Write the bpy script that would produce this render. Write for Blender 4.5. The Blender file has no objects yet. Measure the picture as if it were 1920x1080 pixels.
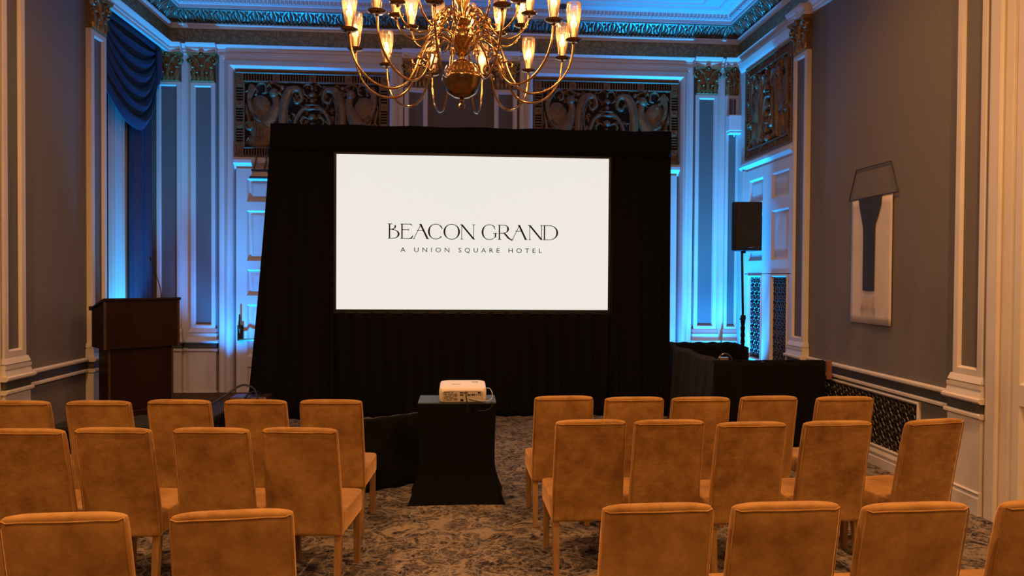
import bpy, bmesh, math, random
from math import sin, cos, pi, radians as R
from mathutils import Vector, Matrix
random.seed(7)
SC = bpy.context.scene
COL = SC.collection

# ------------------------------------------------------------------ camera
cd = bpy.data.cameras.new('camera'); cam = bpy.data.objects.new('camera', cd); COL.objects.link(cam)
YAW, PIT, ROL = 0.06987, -0.01658, 0.00629
f_ = Vector((sin(YAW)*cos(PIT), cos(YAW)*cos(PIT), sin(PIT)))
r0 = Vector((cos(YAW), -sin(YAW), 0)); u0 = r0.cross(f_)
r_ = r0*cos(ROL)+u0*sin(ROL); u_ = -r0*sin(ROL)+u0*cos(ROL)
M = Matrix.Identity(4)
for i in range(3):
    M[i][0] = r_[i]; M[i][1] = u_[i]; M[i][2] = -f_[i]
M[2][3] = 1.8
cam.matrix_world = M
cd.sensor_width = 36; cd.lens = 1320/1920*36; cd.clip_start = .05
SC.camera = cam

# ------------------------------------------------------------------ world and exposure
w = bpy.data.worlds.new('world'); SC.world = w; w.use_nodes = True
w.node_tree.nodes['Background'].inputs[0].default_value = (.01, .012, .02, 1)
w.node_tree.nodes['Background'].inputs[1].default_value = .3
vs = SC.view_settings
vs.view_transform = 'Standard'; vs.look = 'None'; vs.gamma = 1; vs.exposure = 0; vs.use_curve_mapping = False

# ------------------------------------------------------------------ lights
WARM = (1, .50, .185)
def lamp(name, kind, loc, energy, col, size=.1, aim=None, spot=None, blend=.6):
    l = bpy.data.lights.new(name, kind); l.energy = energy; l.color = col
    if kind in ('POINT', 'SPOT'): l.shadow_soft_size = size
    if kind == 'SPOT': l.spot_size = R(spot); l.spot_blend = blend
    o = bpy.data.objects.new(name, l); COL.objects.link(o); o.location = loc
    if aim: o.rotation_euler = (Vector(aim)-Vector(loc)).to_track_quat('-Z', 'Y').to_euler()
    return o
# the room's other two chandeliers, behind the photographer
lamp('chandelier_light', 'POINT', (0, -1.0, 3.9), 215, WARM, .5)
lamp('chandelier_light', 'POINT', (0, -5.0, 3.9), 190, WARM, .5)
# recessed downlights in the ceiling, out of the frame
for dx in (-2.5, 2.5):
    for dy, k, e in ((-.4, 1, 460), (2.9, 1.2, 800), (5.7, 1, 260)): lamp('downlight_beam', 'SPOT', (dx*k, dy, 5.45), e, WARM, .06, (dx*.9, dy+.1, 0), 150, 1)
BLUE = (.0, .25, 1)
lamp('uplight_beam', 'SPOT', (-3.1, 9.35, .12), 1300, (0, .33, 1), .04, (-3.1, 9.5, 3.2), 44, 1)
lamp('uplight_beam', 'SPOT', (3.45, 9.30, .12), 1900, (0, .37, 1), .04, (3.5, 9.42, 3.2), 48, 1)
lamp('uplight_beam', 'SPOT', (-3.08, 9.42, .12), 620, BLUE, .04, (-3.15, 9.6, 3.2), 84, .7)
lamp('uplight_beam', 'SPOT', (-3.72, 8.85, .40), 650, (.0, .38, .9), .04, (-4.2, 8.85, 2.2), 70, .8)
lamp('uplight_beam', 'SPOT', (3.05, 9.45, .12), 520, BLUE, .04, (3.2, 9.65, 3.2), 84, .7)
lamp('uplight_beam', 'SPOT', (3.70, 9.38, .12), 800, (0, .30, 1), .04, (3.72, 9.45, 3.2), 84, .7)
CANDLE_W = 5

# ------------------------------------------------------------------ materials
MATS = {}
def nt(name):
    m = bpy.data.materials.new(name); m.use_nodes = True
    t = m.node_tree; return m, t, t.nodes['Principled BSDF']
def mat(name, col, rough=.5, metal=0, var=0, vscale=6, bump=0, bscale=60, sheen=0, spec=.5, stretch=None, emit=None, es=0, sheentint=None):
    m, t, p = nt(name); N = t.nodes; L = t.links
    p.inputs['Base Color'].default_value = (*col, 1); p.inputs['Roughness'].default_value = rough
    p.inputs['Metallic'].default_value = metal; p.inputs['Specular IOR Level'].default_value = spec
    if sheen:
        p.inputs['Sheen Weight'].default_value = sheen; p.inputs['Sheen Roughness'].default_value = .45
        p.inputs['Sheen Tint'].default_value = (*(sheentint or col), 1)
    tc = N.new('ShaderNodeTexCoord'); mp = N.new('ShaderNodeMapping'); L.new(tc.outputs['Object'], mp.inputs[0])
    if stretch: mp.inputs['Scale'].default_value = stretch
    if var:
        n = N.new('ShaderNodeTexNoise'); n.inputs['Scale'].default_value = vscale; n.inputs['Detail'].default_value = 5
        L.new(mp.outputs[0], n.inputs['Vector'])
        cr = N.new('ShaderNodeValToRGB'); L.new(n.outputs[0], cr.inputs[0])
        cr.color_ramp.elements[0].position = .3; cr.color_ramp.elements[1].position = .7
        cr.color_ramp.elements[0].color = (*[c*(1-var) for c in col], 1)
        cr.color_ramp.elements[1].color = (*[min(1, c*(1+var)) for c in col], 1)
        L.new(cr.outputs[0], p.inputs['Base Color'])
    if bump:
        n = N.new('ShaderNodeTexNoise'); n.inputs['Scale'].default_value = bscale; n.inputs['Detail'].default_value = 4
        L.new(mp.outputs[0], n.inputs['Vector'])
        b = N.new('ShaderNodeBump'); b.inputs['Strength'].default_value = bump; b.inputs['Distance'].default_value = .01
        L.new(n.outputs[0], b.inputs['Height']); L.new(b.outputs[0], p.inputs['Normal'])
    if emit:
        p.inputs['Emission Color'].default_value = (*emit, 1); p.inputs['Emission Strength'].default_value = es
    MATS[name] = m; return m
TRIM = mat('painted_trim', (.56, .49, .43), .42, var=.04, vscale=3)
CEIL = mat('ceiling_paint', (.46, .45, .44), .6, var=.03)
WALL = mat('wall_fabric', (.142, .119, .101), .85, var=.10, vscale=30, bump=.35, bscale=260, stretch=(1, 1, 5), sheen=.2)
PANEL = mat('pilaster_fabric', (.13, .112, .10), .85, var=.08, vscale=40, bump=.3, bscale=260, stretch=(1, 1, 5))
GILT = mat('aged_gilding', (.27, .15, .055), .38, .45, var=.35, vscale=25, bump=.4, bscale=40)
CARVE = mat('carved_bronze_wood', (.17, .09, .038), .45, .15, var=.3, vscale=20, bump=.3, bscale=50)
CORN = mat('cornice_gilding', (.15, .135, .095), .3, .35, var=.35, vscale=25, bump=.4, bscale=45)
BAND = mat('dado_band_paint', (.06, .055, .04), .45, var=.2, vscale=20)
DARKREC = mat('dark_recess', (.008, .007, .006), .9)
LATT = mat('lattice_metal', (.06, .045, .035), .4, .4, var=.2, vscale=60)
SKIRTW = mat('stained_skirting', (.10, .055, .035), .45, var=.3, vscale=8, stretch=(1, 1, 8))
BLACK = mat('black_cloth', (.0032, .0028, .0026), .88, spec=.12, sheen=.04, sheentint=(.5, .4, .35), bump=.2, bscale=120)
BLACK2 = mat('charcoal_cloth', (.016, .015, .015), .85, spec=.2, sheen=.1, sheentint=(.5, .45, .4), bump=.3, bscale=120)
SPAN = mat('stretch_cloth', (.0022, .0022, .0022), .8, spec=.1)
SPANLIT = mat('stretch_cloth_lit_top', (.03, .04, .04), .5, bump=.1, bscale=200)  # same black cover, paler: light reflected off the top is in the colour
NAVY = mat('navy_velvet', (.007, .013, .036), .6, sheen=.08, sheentint=(.1, .4, .9), var=.2)
BRASS = mat('polished_brass', (.50, .31, .13), .14, 1)
BRASSD = mat('dark_brass', (.26, .17, .08), .2, 1)
WOODD = mat('mahogany', (.013, .0035, .002), .4, var=.35, vscale=7, stretch=(6, 6, .7), spec=.22)
WOODE = mat('mahogany_edge', (.05, .025, .018), .3, var=.2, vscale=7)
LEG = mat('chair_leg_wood', (.24, .125, .04), .45, var=.2, vscale=9, stretch=(8, 8, 1))
PLB = mat('black_plastic', (.006, .006, .0065), .5, spec=.3, bump=.15, bscale=200)
MESHG = mat('speaker_mesh', (.006, .006, .006), .6, bump=.5, bscale=400)
METB = mat('black_steel', (.015, .015, .016), .35, .4)
STEEL = mat('brushed_steel', (.5, .5, .5), .3, 1)
PROJW = mat('projector_shell', (.68, .60, .54), .38)
PROJV = mat('vent_grey', (.16, .12, .09), .6)
PROJP = mat('projector_rear_panel', (.42, .36, .31), .45)
CANVAS = mat('canvas', (.56, .46, .38), .85, bump=.3, bscale=150, var=.05, vscale=5)
INK = mat('navy_paint', (.022, .022, .03), .8)
INKG = mat('grey_brush_marks', (.30, .26, .20), .85, var=.3, vscale=60)
WBOX = mat('white_plastic', (.7, .7, .7), .4)
WIRE = mat('cable_rubber', (.012, .012, .012), .5)
WIREG = mat('grey_cable', (.35, .35, .36), .4)
CANDLE = mat('candle_tube', (.85, .62, .36), .5, emit=(1, .45, .15), es=.35)
BULB = mat('flame_bulb', (1, .8, .5), .4, emit=(1, .60, .26), es=16)
TEXTM = mat('screen_ink', (.01, .01, .01), .8)

def velvet():
    m, t, p = nt('gold_velvet'); N = t.nodes; L = t.links
    tc = N.new('ShaderNodeTexCoord'); oi = N.new('ShaderNodeObjectInfo')
    ad = N.new('ShaderNodeVectorMath'); ad.operation = 'ADD'
    sc = N.new('ShaderNodeVectorMath'); sc.operation = 'SCALE'; sc.inputs['Scale'].default_value = 40
    cb = N.new('ShaderNodeCombineXYZ'); L.new(oi.outputs['Random'], cb.inputs[0]); L.new(oi.outputs['Random'], cb.inputs[2])
    L.new(cb.outputs[0], sc.inputs[0]); L.new(tc.outputs['Object'], ad.inputs[0]); L.new(sc.outputs[0], ad.inputs[1])
    n = N.new('ShaderNodeTexNoise'); n.inputs['Scale'].default_value = 5; n.inputs['Detail'].default_value = 7; n.inputs['Roughness'].default_value = .68
    L.new(ad.outputs[0], n.inputs['Vector'])
    cr = N.new('ShaderNodeValToRGB'); L.new(n.outputs[0], cr.inputs[0])
    e = cr.color_ramp.elements; e[0].position = .33; e[0].color = (.165, .075, .019, 1); e[1].position = .62; e[1].color = (.335, .175, .05, 1)
    L.new(cr.outputs[0], p.inputs['Base Color'])
    p.inputs['Roughness'].default_value = .78; p.inputs['Specular IOR Level'].default_value = .2
    p.inputs['Sheen Weight'].default_value = 1; p.inputs['Sheen Roughness'].default_value = .42; p.inputs['Sheen Tint'].default_value = (1, .55, .22, 1)
    n2 = N.new('ShaderNodeTexNoise'); n2.inputs['Scale'].default_value = 14; n2.inputs['Detail'].default_value = 3; L.new(ad.outputs[0], n2.inputs['Vector'])
    b = N.new('ShaderNodeBump'); b.inputs['Strength'].default_value = .25; b.inputs['Distance'].default_value = .02
    L.new(n2.outputs[0], b.inputs['Height']); L.new(b.outputs[0], p.inputs['Normal'])
    return m
VELV = velvet()

def glass():
    m, t, p = nt('clear_glass'); N = t.nodes; L = t.links
    N.remove(p)
    out = N['Material Output']; tr = N.new('ShaderNodeBsdfTransparent'); gl = N.new('ShaderNodeBsdfGlossy')
    tr.inputs[0].default_value = (1, .975, .95, 1); gl.inputs['Roughness'].default_value = .06; gl.inputs['Color'].default_value = (1, .92, .8, 1)
    fr = N.new('ShaderNodeFresnel'); fr.inputs[0].default_value = 1.5
    mx = N.new('ShaderNodeMixShader'); L.new(fr.outputs[0], mx.inputs[0]); L.new(tr.outputs[0], mx.inputs[1]); L.new(gl.outputs[0], mx.inputs[2])
    df = N.new('ShaderNodeBsdfTranslucent'); df.inputs[0].default_value = (1, .8, .6, 1)
    m2 = N.new('ShaderNodeMixShader'); m2.inputs[0].default_value = .03
    L.new(mx.outputs[0], m2.inputs[1]); L.new(df.outputs[0], m2.inputs[2]); L.new(m2.outputs[0], out.inputs[0])
    return m
GLASS = glass()

def sheer():
    m, t, p = nt('sheer_voile'); N = t.nodes; L = t.links
    N.remove(p); out = N['Material Output']
    d = N.new('ShaderNodeBsdfDiffuse'); d.inputs[0].default_value = (.62, .68, .66, 1)
    tl = N.new('ShaderNodeBsdfTranslucent'); tl.inputs[0].default_value = (.6, .66, .64, 1)
    a = N.new('ShaderNodeMixShader'); a.inputs[0].default_value = .35; L.new(d.outputs[0], a.inputs[1]); L.new(tl.outputs[0], a.inputs[2])
    tr = N.new('ShaderNodeBsdfTransparent'); b = N.new('ShaderNodeMixShader'); b.inputs[0].default_value = .15
    L.new(a.outputs[0], b.inputs[1]); L.new(tr.outputs[0], b.inputs[2]); L.new(b.outputs[0], out.inputs[0])
    return m
SHEER = sheer()

def damask():
    m, t, p = nt('damask_frieze'); N = t.nodes; L = t.links
    tc = N.new('ShaderNodeTexCoord')
    n = N.new('ShaderNodeTexNoise'); n.inputs['Scale'].default_value = 7; n.inputs['Detail'].default_value = 2; L.new(tc.outputs['Object'], n.inputs['Vector'])
    mx = N.new('ShaderNodeVectorMath'); mx.operation = 'MULTIPLY_ADD'; mx.inputs[1].default_value = (.25, .25, .25)
    L.new(n.outputs['Color'], mx.inputs[0]); L.new(tc.outputs['Object'], mx.inputs[2])
    v = N.new('ShaderNodeTexVoronoi'); v.feature = 'DISTANCE_TO_EDGE'; v.inputs['Scale'].default_value = 11; L.new(mx.outputs[0], v.inputs['Vector'])
    cr = N.new('ShaderNodeValToRGB'); L.new(v.outputs['Distance'], cr.inputs[0])
    e = cr.color_ramp.elements; e[0].position = .02; e[0].color = (.13, .10, .045, 1); e[1].position = .16; e[1].color = (.22, .17, .08, 1)
    L.new(cr.outputs[0], p.inputs['Base Color']); p.inputs['Roughness'].default_value = .5; p.inputs['Metallic'].default_value = .25
    b = N.new('ShaderNodeBump'); b.inputs['Strength'].default_value = .7; b.inputs['Distance'].default_value = .02
    L.new(v.outputs['Distance'], b.inputs['Height']); L.new(b.outputs[0], p.inputs['Normal'])
    return m
DAMASK = damask()

def carpet():
    m, t, p = nt('patterned_carpet'); N = t.nodes; L = t.links
    def node(k, **kw):
        n = N.new(k)
        for a, b in kw.items(): setattr(n, a, b)
        return n
    def mth(op, a, b=None, c=None):
        n = node('ShaderNodeMath', operation=op)
        for i, x in enumerate((a, b, c)):
            if x is None: continue
            if isinstance(x, (int, float)): n.inputs[i].default_value = x
            else: L.new(x, n.inputs[i])
        return n.outputs[0]
    tc = node('ShaderNodeTexCoord'); sp = node('ShaderNodeSeparateXYZ'); L.new(tc.outputs['Object'], sp.inputs[0])
    nz = node('ShaderNodeTexNoise'); nz.inputs['Scale'].default_value = 5; nz.inputs['Detail'].default_value = 2; L.new(tc.outputs['Object'], nz.inputs['Vector'])
    # scrolling foliage
    ma = node('ShaderNodeVectorMath', operation='MULTIPLY_ADD'); ma.inputs[1].default_value = (.55, .55, 0); L.new(nz.outputs['Color'], ma.inputs[0]); L.new(tc.outputs['Object'], ma.inputs[2])
    wv = node('ShaderNodeTexVoronoi'); wv.feature = 'F1'; wv.inputs['Scale'].default_value = 17; L.new(ma.outputs[0], wv.inputs['Vector'])
    n3 = node('ShaderNodeTexNoise'); n3.inputs['Scale'].default_value = 32; n3.inputs['Detail'].default_value = 2; n3.inputs['Distortion'].default_value = 1.8
    L.new(tc.outputs['Object'], n3.inputs['Vector'])
    mixv = mth('ADD', mth('MULTIPLY', wv.outputs['Distance'], .55), mth('MULTIPLY', n3.outputs[0], .75))
    cr = node('ShaderNodeValToRGB'); L.new(mixv, cr.inputs[0]); cr.color_ramp.interpolation = 'LINEAR'
    e = cr.color_ramp.elements; e[0].position = .47; e[0].color = (0.013, 0.011, 0.013, 1); e[1].position = .80; e[1].color = (0.230, 0.175, 0.127, 1)
    x = e.new(.50); x.color = (0.076, 0.057, 0.050, 1); x = e.new(.62); x.color = (0.085, 0.068, 0.059, 1); x = e.new(.68); x.color = (0.121, 0.095, 0.079, 1)
    # lattice of thin pale ovals
    u = mth('MULTIPLY', sp.outputs[0], 2*pi/.46); v = mth('MULTIPLY', sp.outputs[1], 2*pi/.46)
    f = mth('ADD', mth('COSINE', u), mth('COSINE', v))
    ln = mth('LESS_THAN', mth('ABSOLUTE', mth('SUBTRACT', mth('ABSOLUTE', f), .45)), .075)
    brk = mth('MULTIPLY', mth('GREATER_THAN', nz.outputs[0], .40), .8)
    ln = mth('MULTIPLY', ln, brk)
    # small links where the ovals meet
    au = mth('ABSOLUTE', mth('SUBTRACT', mth('FRACT', mth('ADD', mth('DIVIDE', sp.outputs[0], .46), .25)), .5))
    av = mth('ABSOLUTE', mth('SUBTRACT', mth('FRACT', mth('ADD', mth('DIVIDE', sp.outputs[1], .46), .25)), .5))
    inb = mth('MULTIPLY', mth('LESS_THAN', au, .035), mth('LESS_THAN', av, .075))
    inn = mth('MULTIPLY', mth('LESS_THAN', au, .02), mth('LESS_THAN', av, .06))
    mxa = node('ShaderNodeMixRGB'); L.new(ln, mxa.inputs[0]); L.new(cr.outputs[0], mxa.inputs[1]); mxa.inputs[2].default_value = (.2, .18, .17, 1)
    mxb = node('ShaderNodeMixRGB'); L.new(inb, mxb.inputs[0]); L.new(mxa.outputs[0], mxb.inputs[1]); mxb.inputs[2].default_value = (0.122, 0.112, 0.113, 1)
    mxc = node('ShaderNodeMixRGB'); L.new(inn, mxc.inputs[0]); L.new(mxb.outputs[0], mxc.inputs[1]); mxc.inputs[2].default_value = (.05, .04, .035, 1)
    L.new(mxc.outputs[0], p.inputs['Base Color']); p.inputs['Roughness'].default_value = .95; p.inputs['Specular IOR Level'].default_value = .1
    b = node('ShaderNodeBump'); b.inputs['Strength'].default_value = .5; b.inputs['Distance'].default_value = .01
    n4 = node('ShaderNodeTexNoise'); n4.inputs['Scale'].default_value = 300; L.new(tc.outputs['Object'], n4.inputs['Vector'])
    L.new(n4.outputs[0], b.inputs['Height']); L.new(b.outputs[0], p.inputs['Normal'])
    return m
CARPET = carpet()

def screenmat():
    m, t, p = nt('projected_picture'); N = t.nodes; L = t.links
    p.inputs['Base Color'].default_value = (.1, .1, .1, 1); p.inputs['Roughness'].default_value = .9
    p.inputs['Emission Color'].default_value = (.86, .84, .795, 1); p.inputs['Emission Strength'].default_value = .93
    return m
SCREENM = screenmat()

# ------------------------------------------------------------------ mesh helpers
FRONT = lambda u, v, w: Vector((u, 10.05-w, v))
RIGHT = lambda u, v, w: Vector((4.0-w, u, v))
LEFT = lambda u, v, w: Vector((-4.05+w, u, v))
WORLD = lambda x, y, z: Vector((x, y, z))
class MB:
    def __init__(s, F=WORLD): s.b = bmesh.new(); s.F = F
    def v(s, *p): return s.b.verts.new(s.F(*p))
    def f(s, vs):
        try: return s.b.faces.new(vs)
        except ValueError: return None
    def box(s, u0, u1, v0, v1, w0, w1):
        P = [s.v(u, v, w) for u in (u0, u1) for v in (v0, v1) for w in (w0, w1)]
        for q in ((0, 1, 3, 2), (4, 6, 7, 5), (0, 4, 5, 1), (2, 3, 7, 6), (0, 2, 6, 4), (1, 5, 7, 3)): s.f([P[i] for i in q])
        return s
    def obox(s, c, ax, sz):            # centre, three axes, full sizes (world)
        c = Vector(c); P = []
        for i in (-.5, .5):
            for j in (-.5, .5):
                for k in (-.5, .5): P.append(s.b.verts.new(c+ax[0]*i*sz[0]+ax[1]*j*sz[1]+ax[2]*k*sz[2]))
        for q in ((0, 1, 3, 2), (4, 6, 7, 5), (0, 4, 5, 1), (2, 3, 7, 6), (0, 2, 6, 4), (1, 5, 7, 3)): s.f([P[i] for i in q])
        return s
    def rings(s, rs, cap=True, closed=True):
        V = [[s.b.verts.new(p) for p in r] for r in rs]; n = len(V[0])
        for a, b in zip(V, V[1:]):
            for i in range(n if closed else n-1): s.f([a[i], a[(i+1) % n], b[(i+1) % n], b[i]])
        if cap and closed: s.f(V[0][::-1]); s.f(V[-1])
        return s
    def prism(s, pts, w0, w1):          # polygon (u,v) extruded in w
        return s.rings([[s.F(u, v, w0) for u, v in pts], [s.F(u, v, w1) for u, v in pts]])
    def mould(s, u0, u1, prof):         # profile (v,w) run along u
        return s.rings([[s.F(u, v, w) for v, w in prof] for u in (u0, u1)])
    def frame(s, u0, u1, v0, v1, prof): # mitred frame, profile (inset,w) closed
        rs = []
        for (cu, cv, su, sv) in ((u0, v0, 1, 1), (u1, v0, -1, 1), (u1, v1, -1, -1), (u0, v1, 1, -1), (u0, v0, 1, 1)):
            rs.append([s.F(cu+su*i, cv+sv*i, w) for i, w in prof])
        return s.rings(rs, cap=False)
    def lathe(s, prof, c=(0, 0, 0), n=16, ax=None):
        c = Vector(c); X, Y, Z = ax or (Vector((1, 0, 0)), Vector((0, 1, 0)), Vector((0, 0, 1)))
        return s.rings([[c+X*r*cos(2*pi*i/n)+Y*r*sin(2*pi*i/n)+Z*z for i in range(n)] for r, z in prof])
    def tube(s, pts, r, n=8, smooth=0):
        pts = [Vector(p) for p in pts]
        rr = r if isinstance(r, (list, tuple)) else [r]*len(pts)
        if smooth: pts, rr = crom(pts, rr, smooth)
        rs = []; up = None
        for i, p in enumerate(pts):
            t = (pts[min(i+1, len(pts)-1)]-pts[max(i-1, 0)]).normalized()
            if up is None:
                up = t.orthogonal().normalized()
            up = (up-t*up.dot(t)).normalized(); q = t.cross(up)
            rs.append([p+(up*cos(2*pi*k/n)+q*sin(2*pi*k/n))*rr[i] for k in range(n)])
        return s.rings(rs)
    def stroke(s, pts, wd, h, w0=0, smooth=5, seg=5):   # domed carved ribbon in the (u,v) plane
        P = [Vector((a, b, 0)) for a, b in pts]
        W = wd if isinstance(wd, (list, tuple)) else [wd*.4]+[wd]*(len(pts)-2)+[wd*.3]
        P, W = crom(P, list(W), smooth)
        rs = []
        for i, p in enumerate(P):
            t = (P[min(i+1, len(P)-1)]-P[max(i-1, 0)]); t.normalize(); nn = Vector((-t.y, t.x, 0))
            hh = h*min(1, (W[i]/max(max(W), 1e-6))*.5+.5)
            hh = hh
            rs.append([s.F(p.x+nn.x*W[i]/2*cos(pi*k/seg), p.y+nn.y*W[i]/2*cos(pi*k/seg), w0+hh*sin(pi*k/seg)) for k in range(seg+1)])
        return s.rings(rs)
    def blob(s, cu, cv, ru, rv, h, w0=0, n=14, m=4, rot=0):
        rs = []
        for j in range(m+1):
            a = pi/2*j/m*.97
            rs.append([s.F(cu+(ru*cos(a)*cos(2*pi*i/n))*cos(rot)-(rv*cos(a)*sin(2*pi*i/n))*sin(rot),
                           cv+(ru*cos(a)*cos(2*pi*i/n))*sin(rot)+(rv*cos(a)*sin(2*pi*i/n))*cos(rot), w0+h*sin(a)) for i in range(n)])
        return s.rings(rs)
    def ring(s, cu, cv, r, wd, h, w0=0, n=16):
        pr = [(-wd/2, 0), (-wd/4, h), (wd/4, h), (wd/2, 0)]
        rs = []
        for i in range(n+1):
            a = 2*pi*i/n
            rs.append([s.F(cu+(r+d)*cos(a), cv+(r+d)*sin(a), w0+z) for d, z in pr])
        return s.rings(rs, cap=False)
    def sheet(s, fn, nu, nv):
        V = [[s.b.verts.new(Vector(fn(i/nu, j/nv))) for i in range(nu+1)] for j in range(nv+1)]
        for j in range(nv):
            for i in range(nu): s.f([V[j][i], V[j][i+1], V[j+1][i+1], V[j+1][i]])
        return s
    def build(s, name, m, parent=None, smooth=35, solid=0, bev=0):
        bmesh.ops.remove_doubles(s.b, verts=s.b.verts, dist=1e-6)
        bmesh.ops.recalc_face_normals(s.b, faces=s.b.faces)
        me = bpy.data.meshes.new(name); s.b.to_mesh(me); s.b.free()
        if smooth:
            me.shade_smooth(); me.set_sharp_from_angle(angle=R(smooth))
        me.materials.append(m)
        o = bpy.data.objects.new(name, me); COL.objects.link(o)
        if parent: 
            o.parent = parent
            if parent.matrix_world != parent.matrix_basis: pass
        if solid: md = o.modifiers.new('solid', 'SOLIDIFY'); md.thickness = solid
        if bev: md = o.modifiers.new('bevel', 'BEVEL'); md.width = bev; md.segments = 2; md.limit_method = 'ANGLE'
        return o
def crom(P, W, k):
    Q, V = [], []
    n = len(P)
    for i in range(n-1):
        a, b, c, d = P[max(i-1, 0)], P[i], P[i+1], P[min(i+2, n-1)]
        for j in range(k):
            t = j/k
            Q.append(.5*((2*b)+(c-a)*t+(2*a-5*b+4*c-d)*t*t+(3*b-a-3*c+d)*t**3)); V.append(W[i]*(1-t)+W[i+1]*t)
    Q.append(P[-1]); V.append(W[-1]); return Q, V
def empty(name, loc=(0, 0, 0), rz=0):
    o = bpy.data.objects.new(name, None); COL.objects.link(o); o.location = loc; o.rotation_euler = (0, 0, rz); o.empty_display_size = .1; return o
def tag(o, label=None, cat=None, group=None, kind=None):
    if label: o['label'] = label
    if cat: o['category'] = cat
    if group: o['group'] = group
    if kind: o['kind'] = kind
    return o
def st(o): o['kind'] = 'structure'; return o
def spiral(cu, cv, r, turns, a0, dirn=1, n=9, shrink=.18):
    return [(cu+r*(shrink+(1-shrink)*(1-i/n))*cos(a0+dirn*2*pi*turns*i/n), cv+r*(shrink+(1-shrink)*(1-i/n))*sin(a0+dirn*2*pi*turns*i/n)) for i in range(n+1)]
TN = [0]
def tname():
    TN[0] += 1; return 'trim_%d' % TN[0]

# ------------------------------------------------------------------ room shell
YB = -7.5
st(MB().box(-4.5, 4.2, YB-.2, 10.25, -.1, 0).build('floor', CARPET, smooth=0))
st(MB().box(-4.5, 4.2, YB-.2, 10.25, 5.55, 5.65).build('ceiling', CEIL, smooth=0))
st(MB().box(-4.5, 4.2, 10.05, 10.2, 0, 5.55).build('wall_front', WALL, smooth=0))
st(MB().box(4.0, 4.15, YB, 10.05, 0, 5.55).build('wall_right', WALL, smooth=0))
st(MB().box(-4.2, 4.15, YB-.15, YB, 0, 5.55).build('wall_back', WALL, smooth=0))
b = MB(); b.box(-4.2, -4.05, YB, 8.25, 0, 5.55); b.box(-4.2, -4.05, 8.25, 10.05, 4.86, 5.55)
b.box(-4.5, -4.4, 8.1, 10.05, 0, 5.0); b.box(-4.4, -4.2, 8.15, 8.25, 0, 5.0); b.box(-4.4, -4.2, 8.25, 10.05, 4.86, 5.0)
st(b.build('wall_left', WALL, smooth=0))
# window behind the sheer curtain
wn = st(empty('window_1', (0, 0, 0)))
b = MB(); b.box(-4.40, -4.36, 8.45, 9.75, .4, .5).box(-4.40, -4.36, 8.45, 9.75, 4.6, 4.7)
for y in (8.45, 9.08, 9.69): b.box(-4.40, -4.35, y, y+.06, .4, 4.7)
for z in (1.5, 2.5, 3.5): b.box(-4.40, -4.36, 8.45, 9.75, z, z+.04)
b.build('window_frame', TRIM, wn, 0)
MB().box(-4.395, -4.385, 8.5, 9.7, .5, 4.6).build('pane', DARKREC, wn, 0)

def room_ring(prof, name, m, y0=YB):
    rs = []
    for sx, sy in ((0, 0), (0, 1), (1, 1), (1, 0), (0, 0)):
        rs.append([Vector(((-4.05+p) if sx == 0 else (4.0-p), (y0+p) if sy == 0 else (10.05-p), z)) for p, z in prof])
    b = MB(); b.rings(rs, cap=False); return st(b.build(name, m, smooth=30))
room_ring([(0, 4.83), (.045, 4.83), (.045, 4.865), (.055, 4.872), (.055, 4.905), (.075, 4.925), (.095, 4.955), (0, 4.955)], tname(), TRIM)
room_ring([(0, 4.955), (.03, 4.955), (.022, 5.0), (.022, 5.15), (.03, 5.175), (0, 5.175)], tname(), DAMASK)
room_ring([(0, 5.175), (.035, 5.178), (.04, 5.19), (.075, 5.225), (.075, 5.24), (0, 5.24)], tname(), TRIM)
room_ring([(0, 5.24), (.035, 5.245), (.04, 5.26), (.075, 5.29), (.14, 5.35), (.20, 5.385), (.205, 5.40), (0, 5.40)], tname(), CORN)
room_ring([(0, 5.40), (.215, 5.40), (.215, 5.445), (.23, 5.452), (.235, 5.47), (.27, 5.52), (.30, 5.525), (.33, 5.549), (0, 5.549)], tname(), CEIL)
# leaf ornament on the cornice and small egg moulding above it
def slant(F):
    return lambda u, v, w: F(u, 5.252+v*.125-w*.7, .045+v*.15+w*.7)
b = MB()
for F, a, c in ((FRONT, -3.9, 3.86), (LEFT, 7.6, 9.9), (RIGHT, 7.6, 9.9)):
    b.F = slant(F); n = int((c-a)/.23)
    for i in range(n):
        u = a+(i+.5)*(c-a)/n
        b.stroke([(u, .05), (u, .5), (u, .98)], [.02, .05, .015], .022, 0, 3, 4)
        for s in (-1, 1):
            b.stroke([(u+s*.012, .1), (u+s*.05, .35), (u+s*.06, .75), (u+s*.035, .9)], [.012, .03, .03, .012], .018, 0, 3, 4)
            b.stroke([(u+s*.03, .1), (u+s*.085, .2), (u+s*.1, .5), (u+s*.08, .7)], [.01, .022, .022, .01], .016, 0, 3, 4)
            b.blob(u+s*.105, .82, .012, .1, .015, 0, 8, 3)
b.F = lambda u, v, w: FRONT(u, 5.24+v, .04+w)
for i in range(150): b.blob(-3.95+i*.053, .008, .018, .008, .03, .03, 6, 2)
st(b.build(tname(), CORN))
b = MB()
for F, a, c in ((FRONT, -3.8, 3.76), (LEFT, 8.6, 9.8), (RIGHT, 8.4, 9.8)):
    b.F = F; n = int((c-a)/.055)
    for i in range(n):
        u = a+i*.055; b.box(u, u+.032, 5.462, 5.52, .23, .268)
st(b.build(tname(), CEIL, smooth=0))
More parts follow.
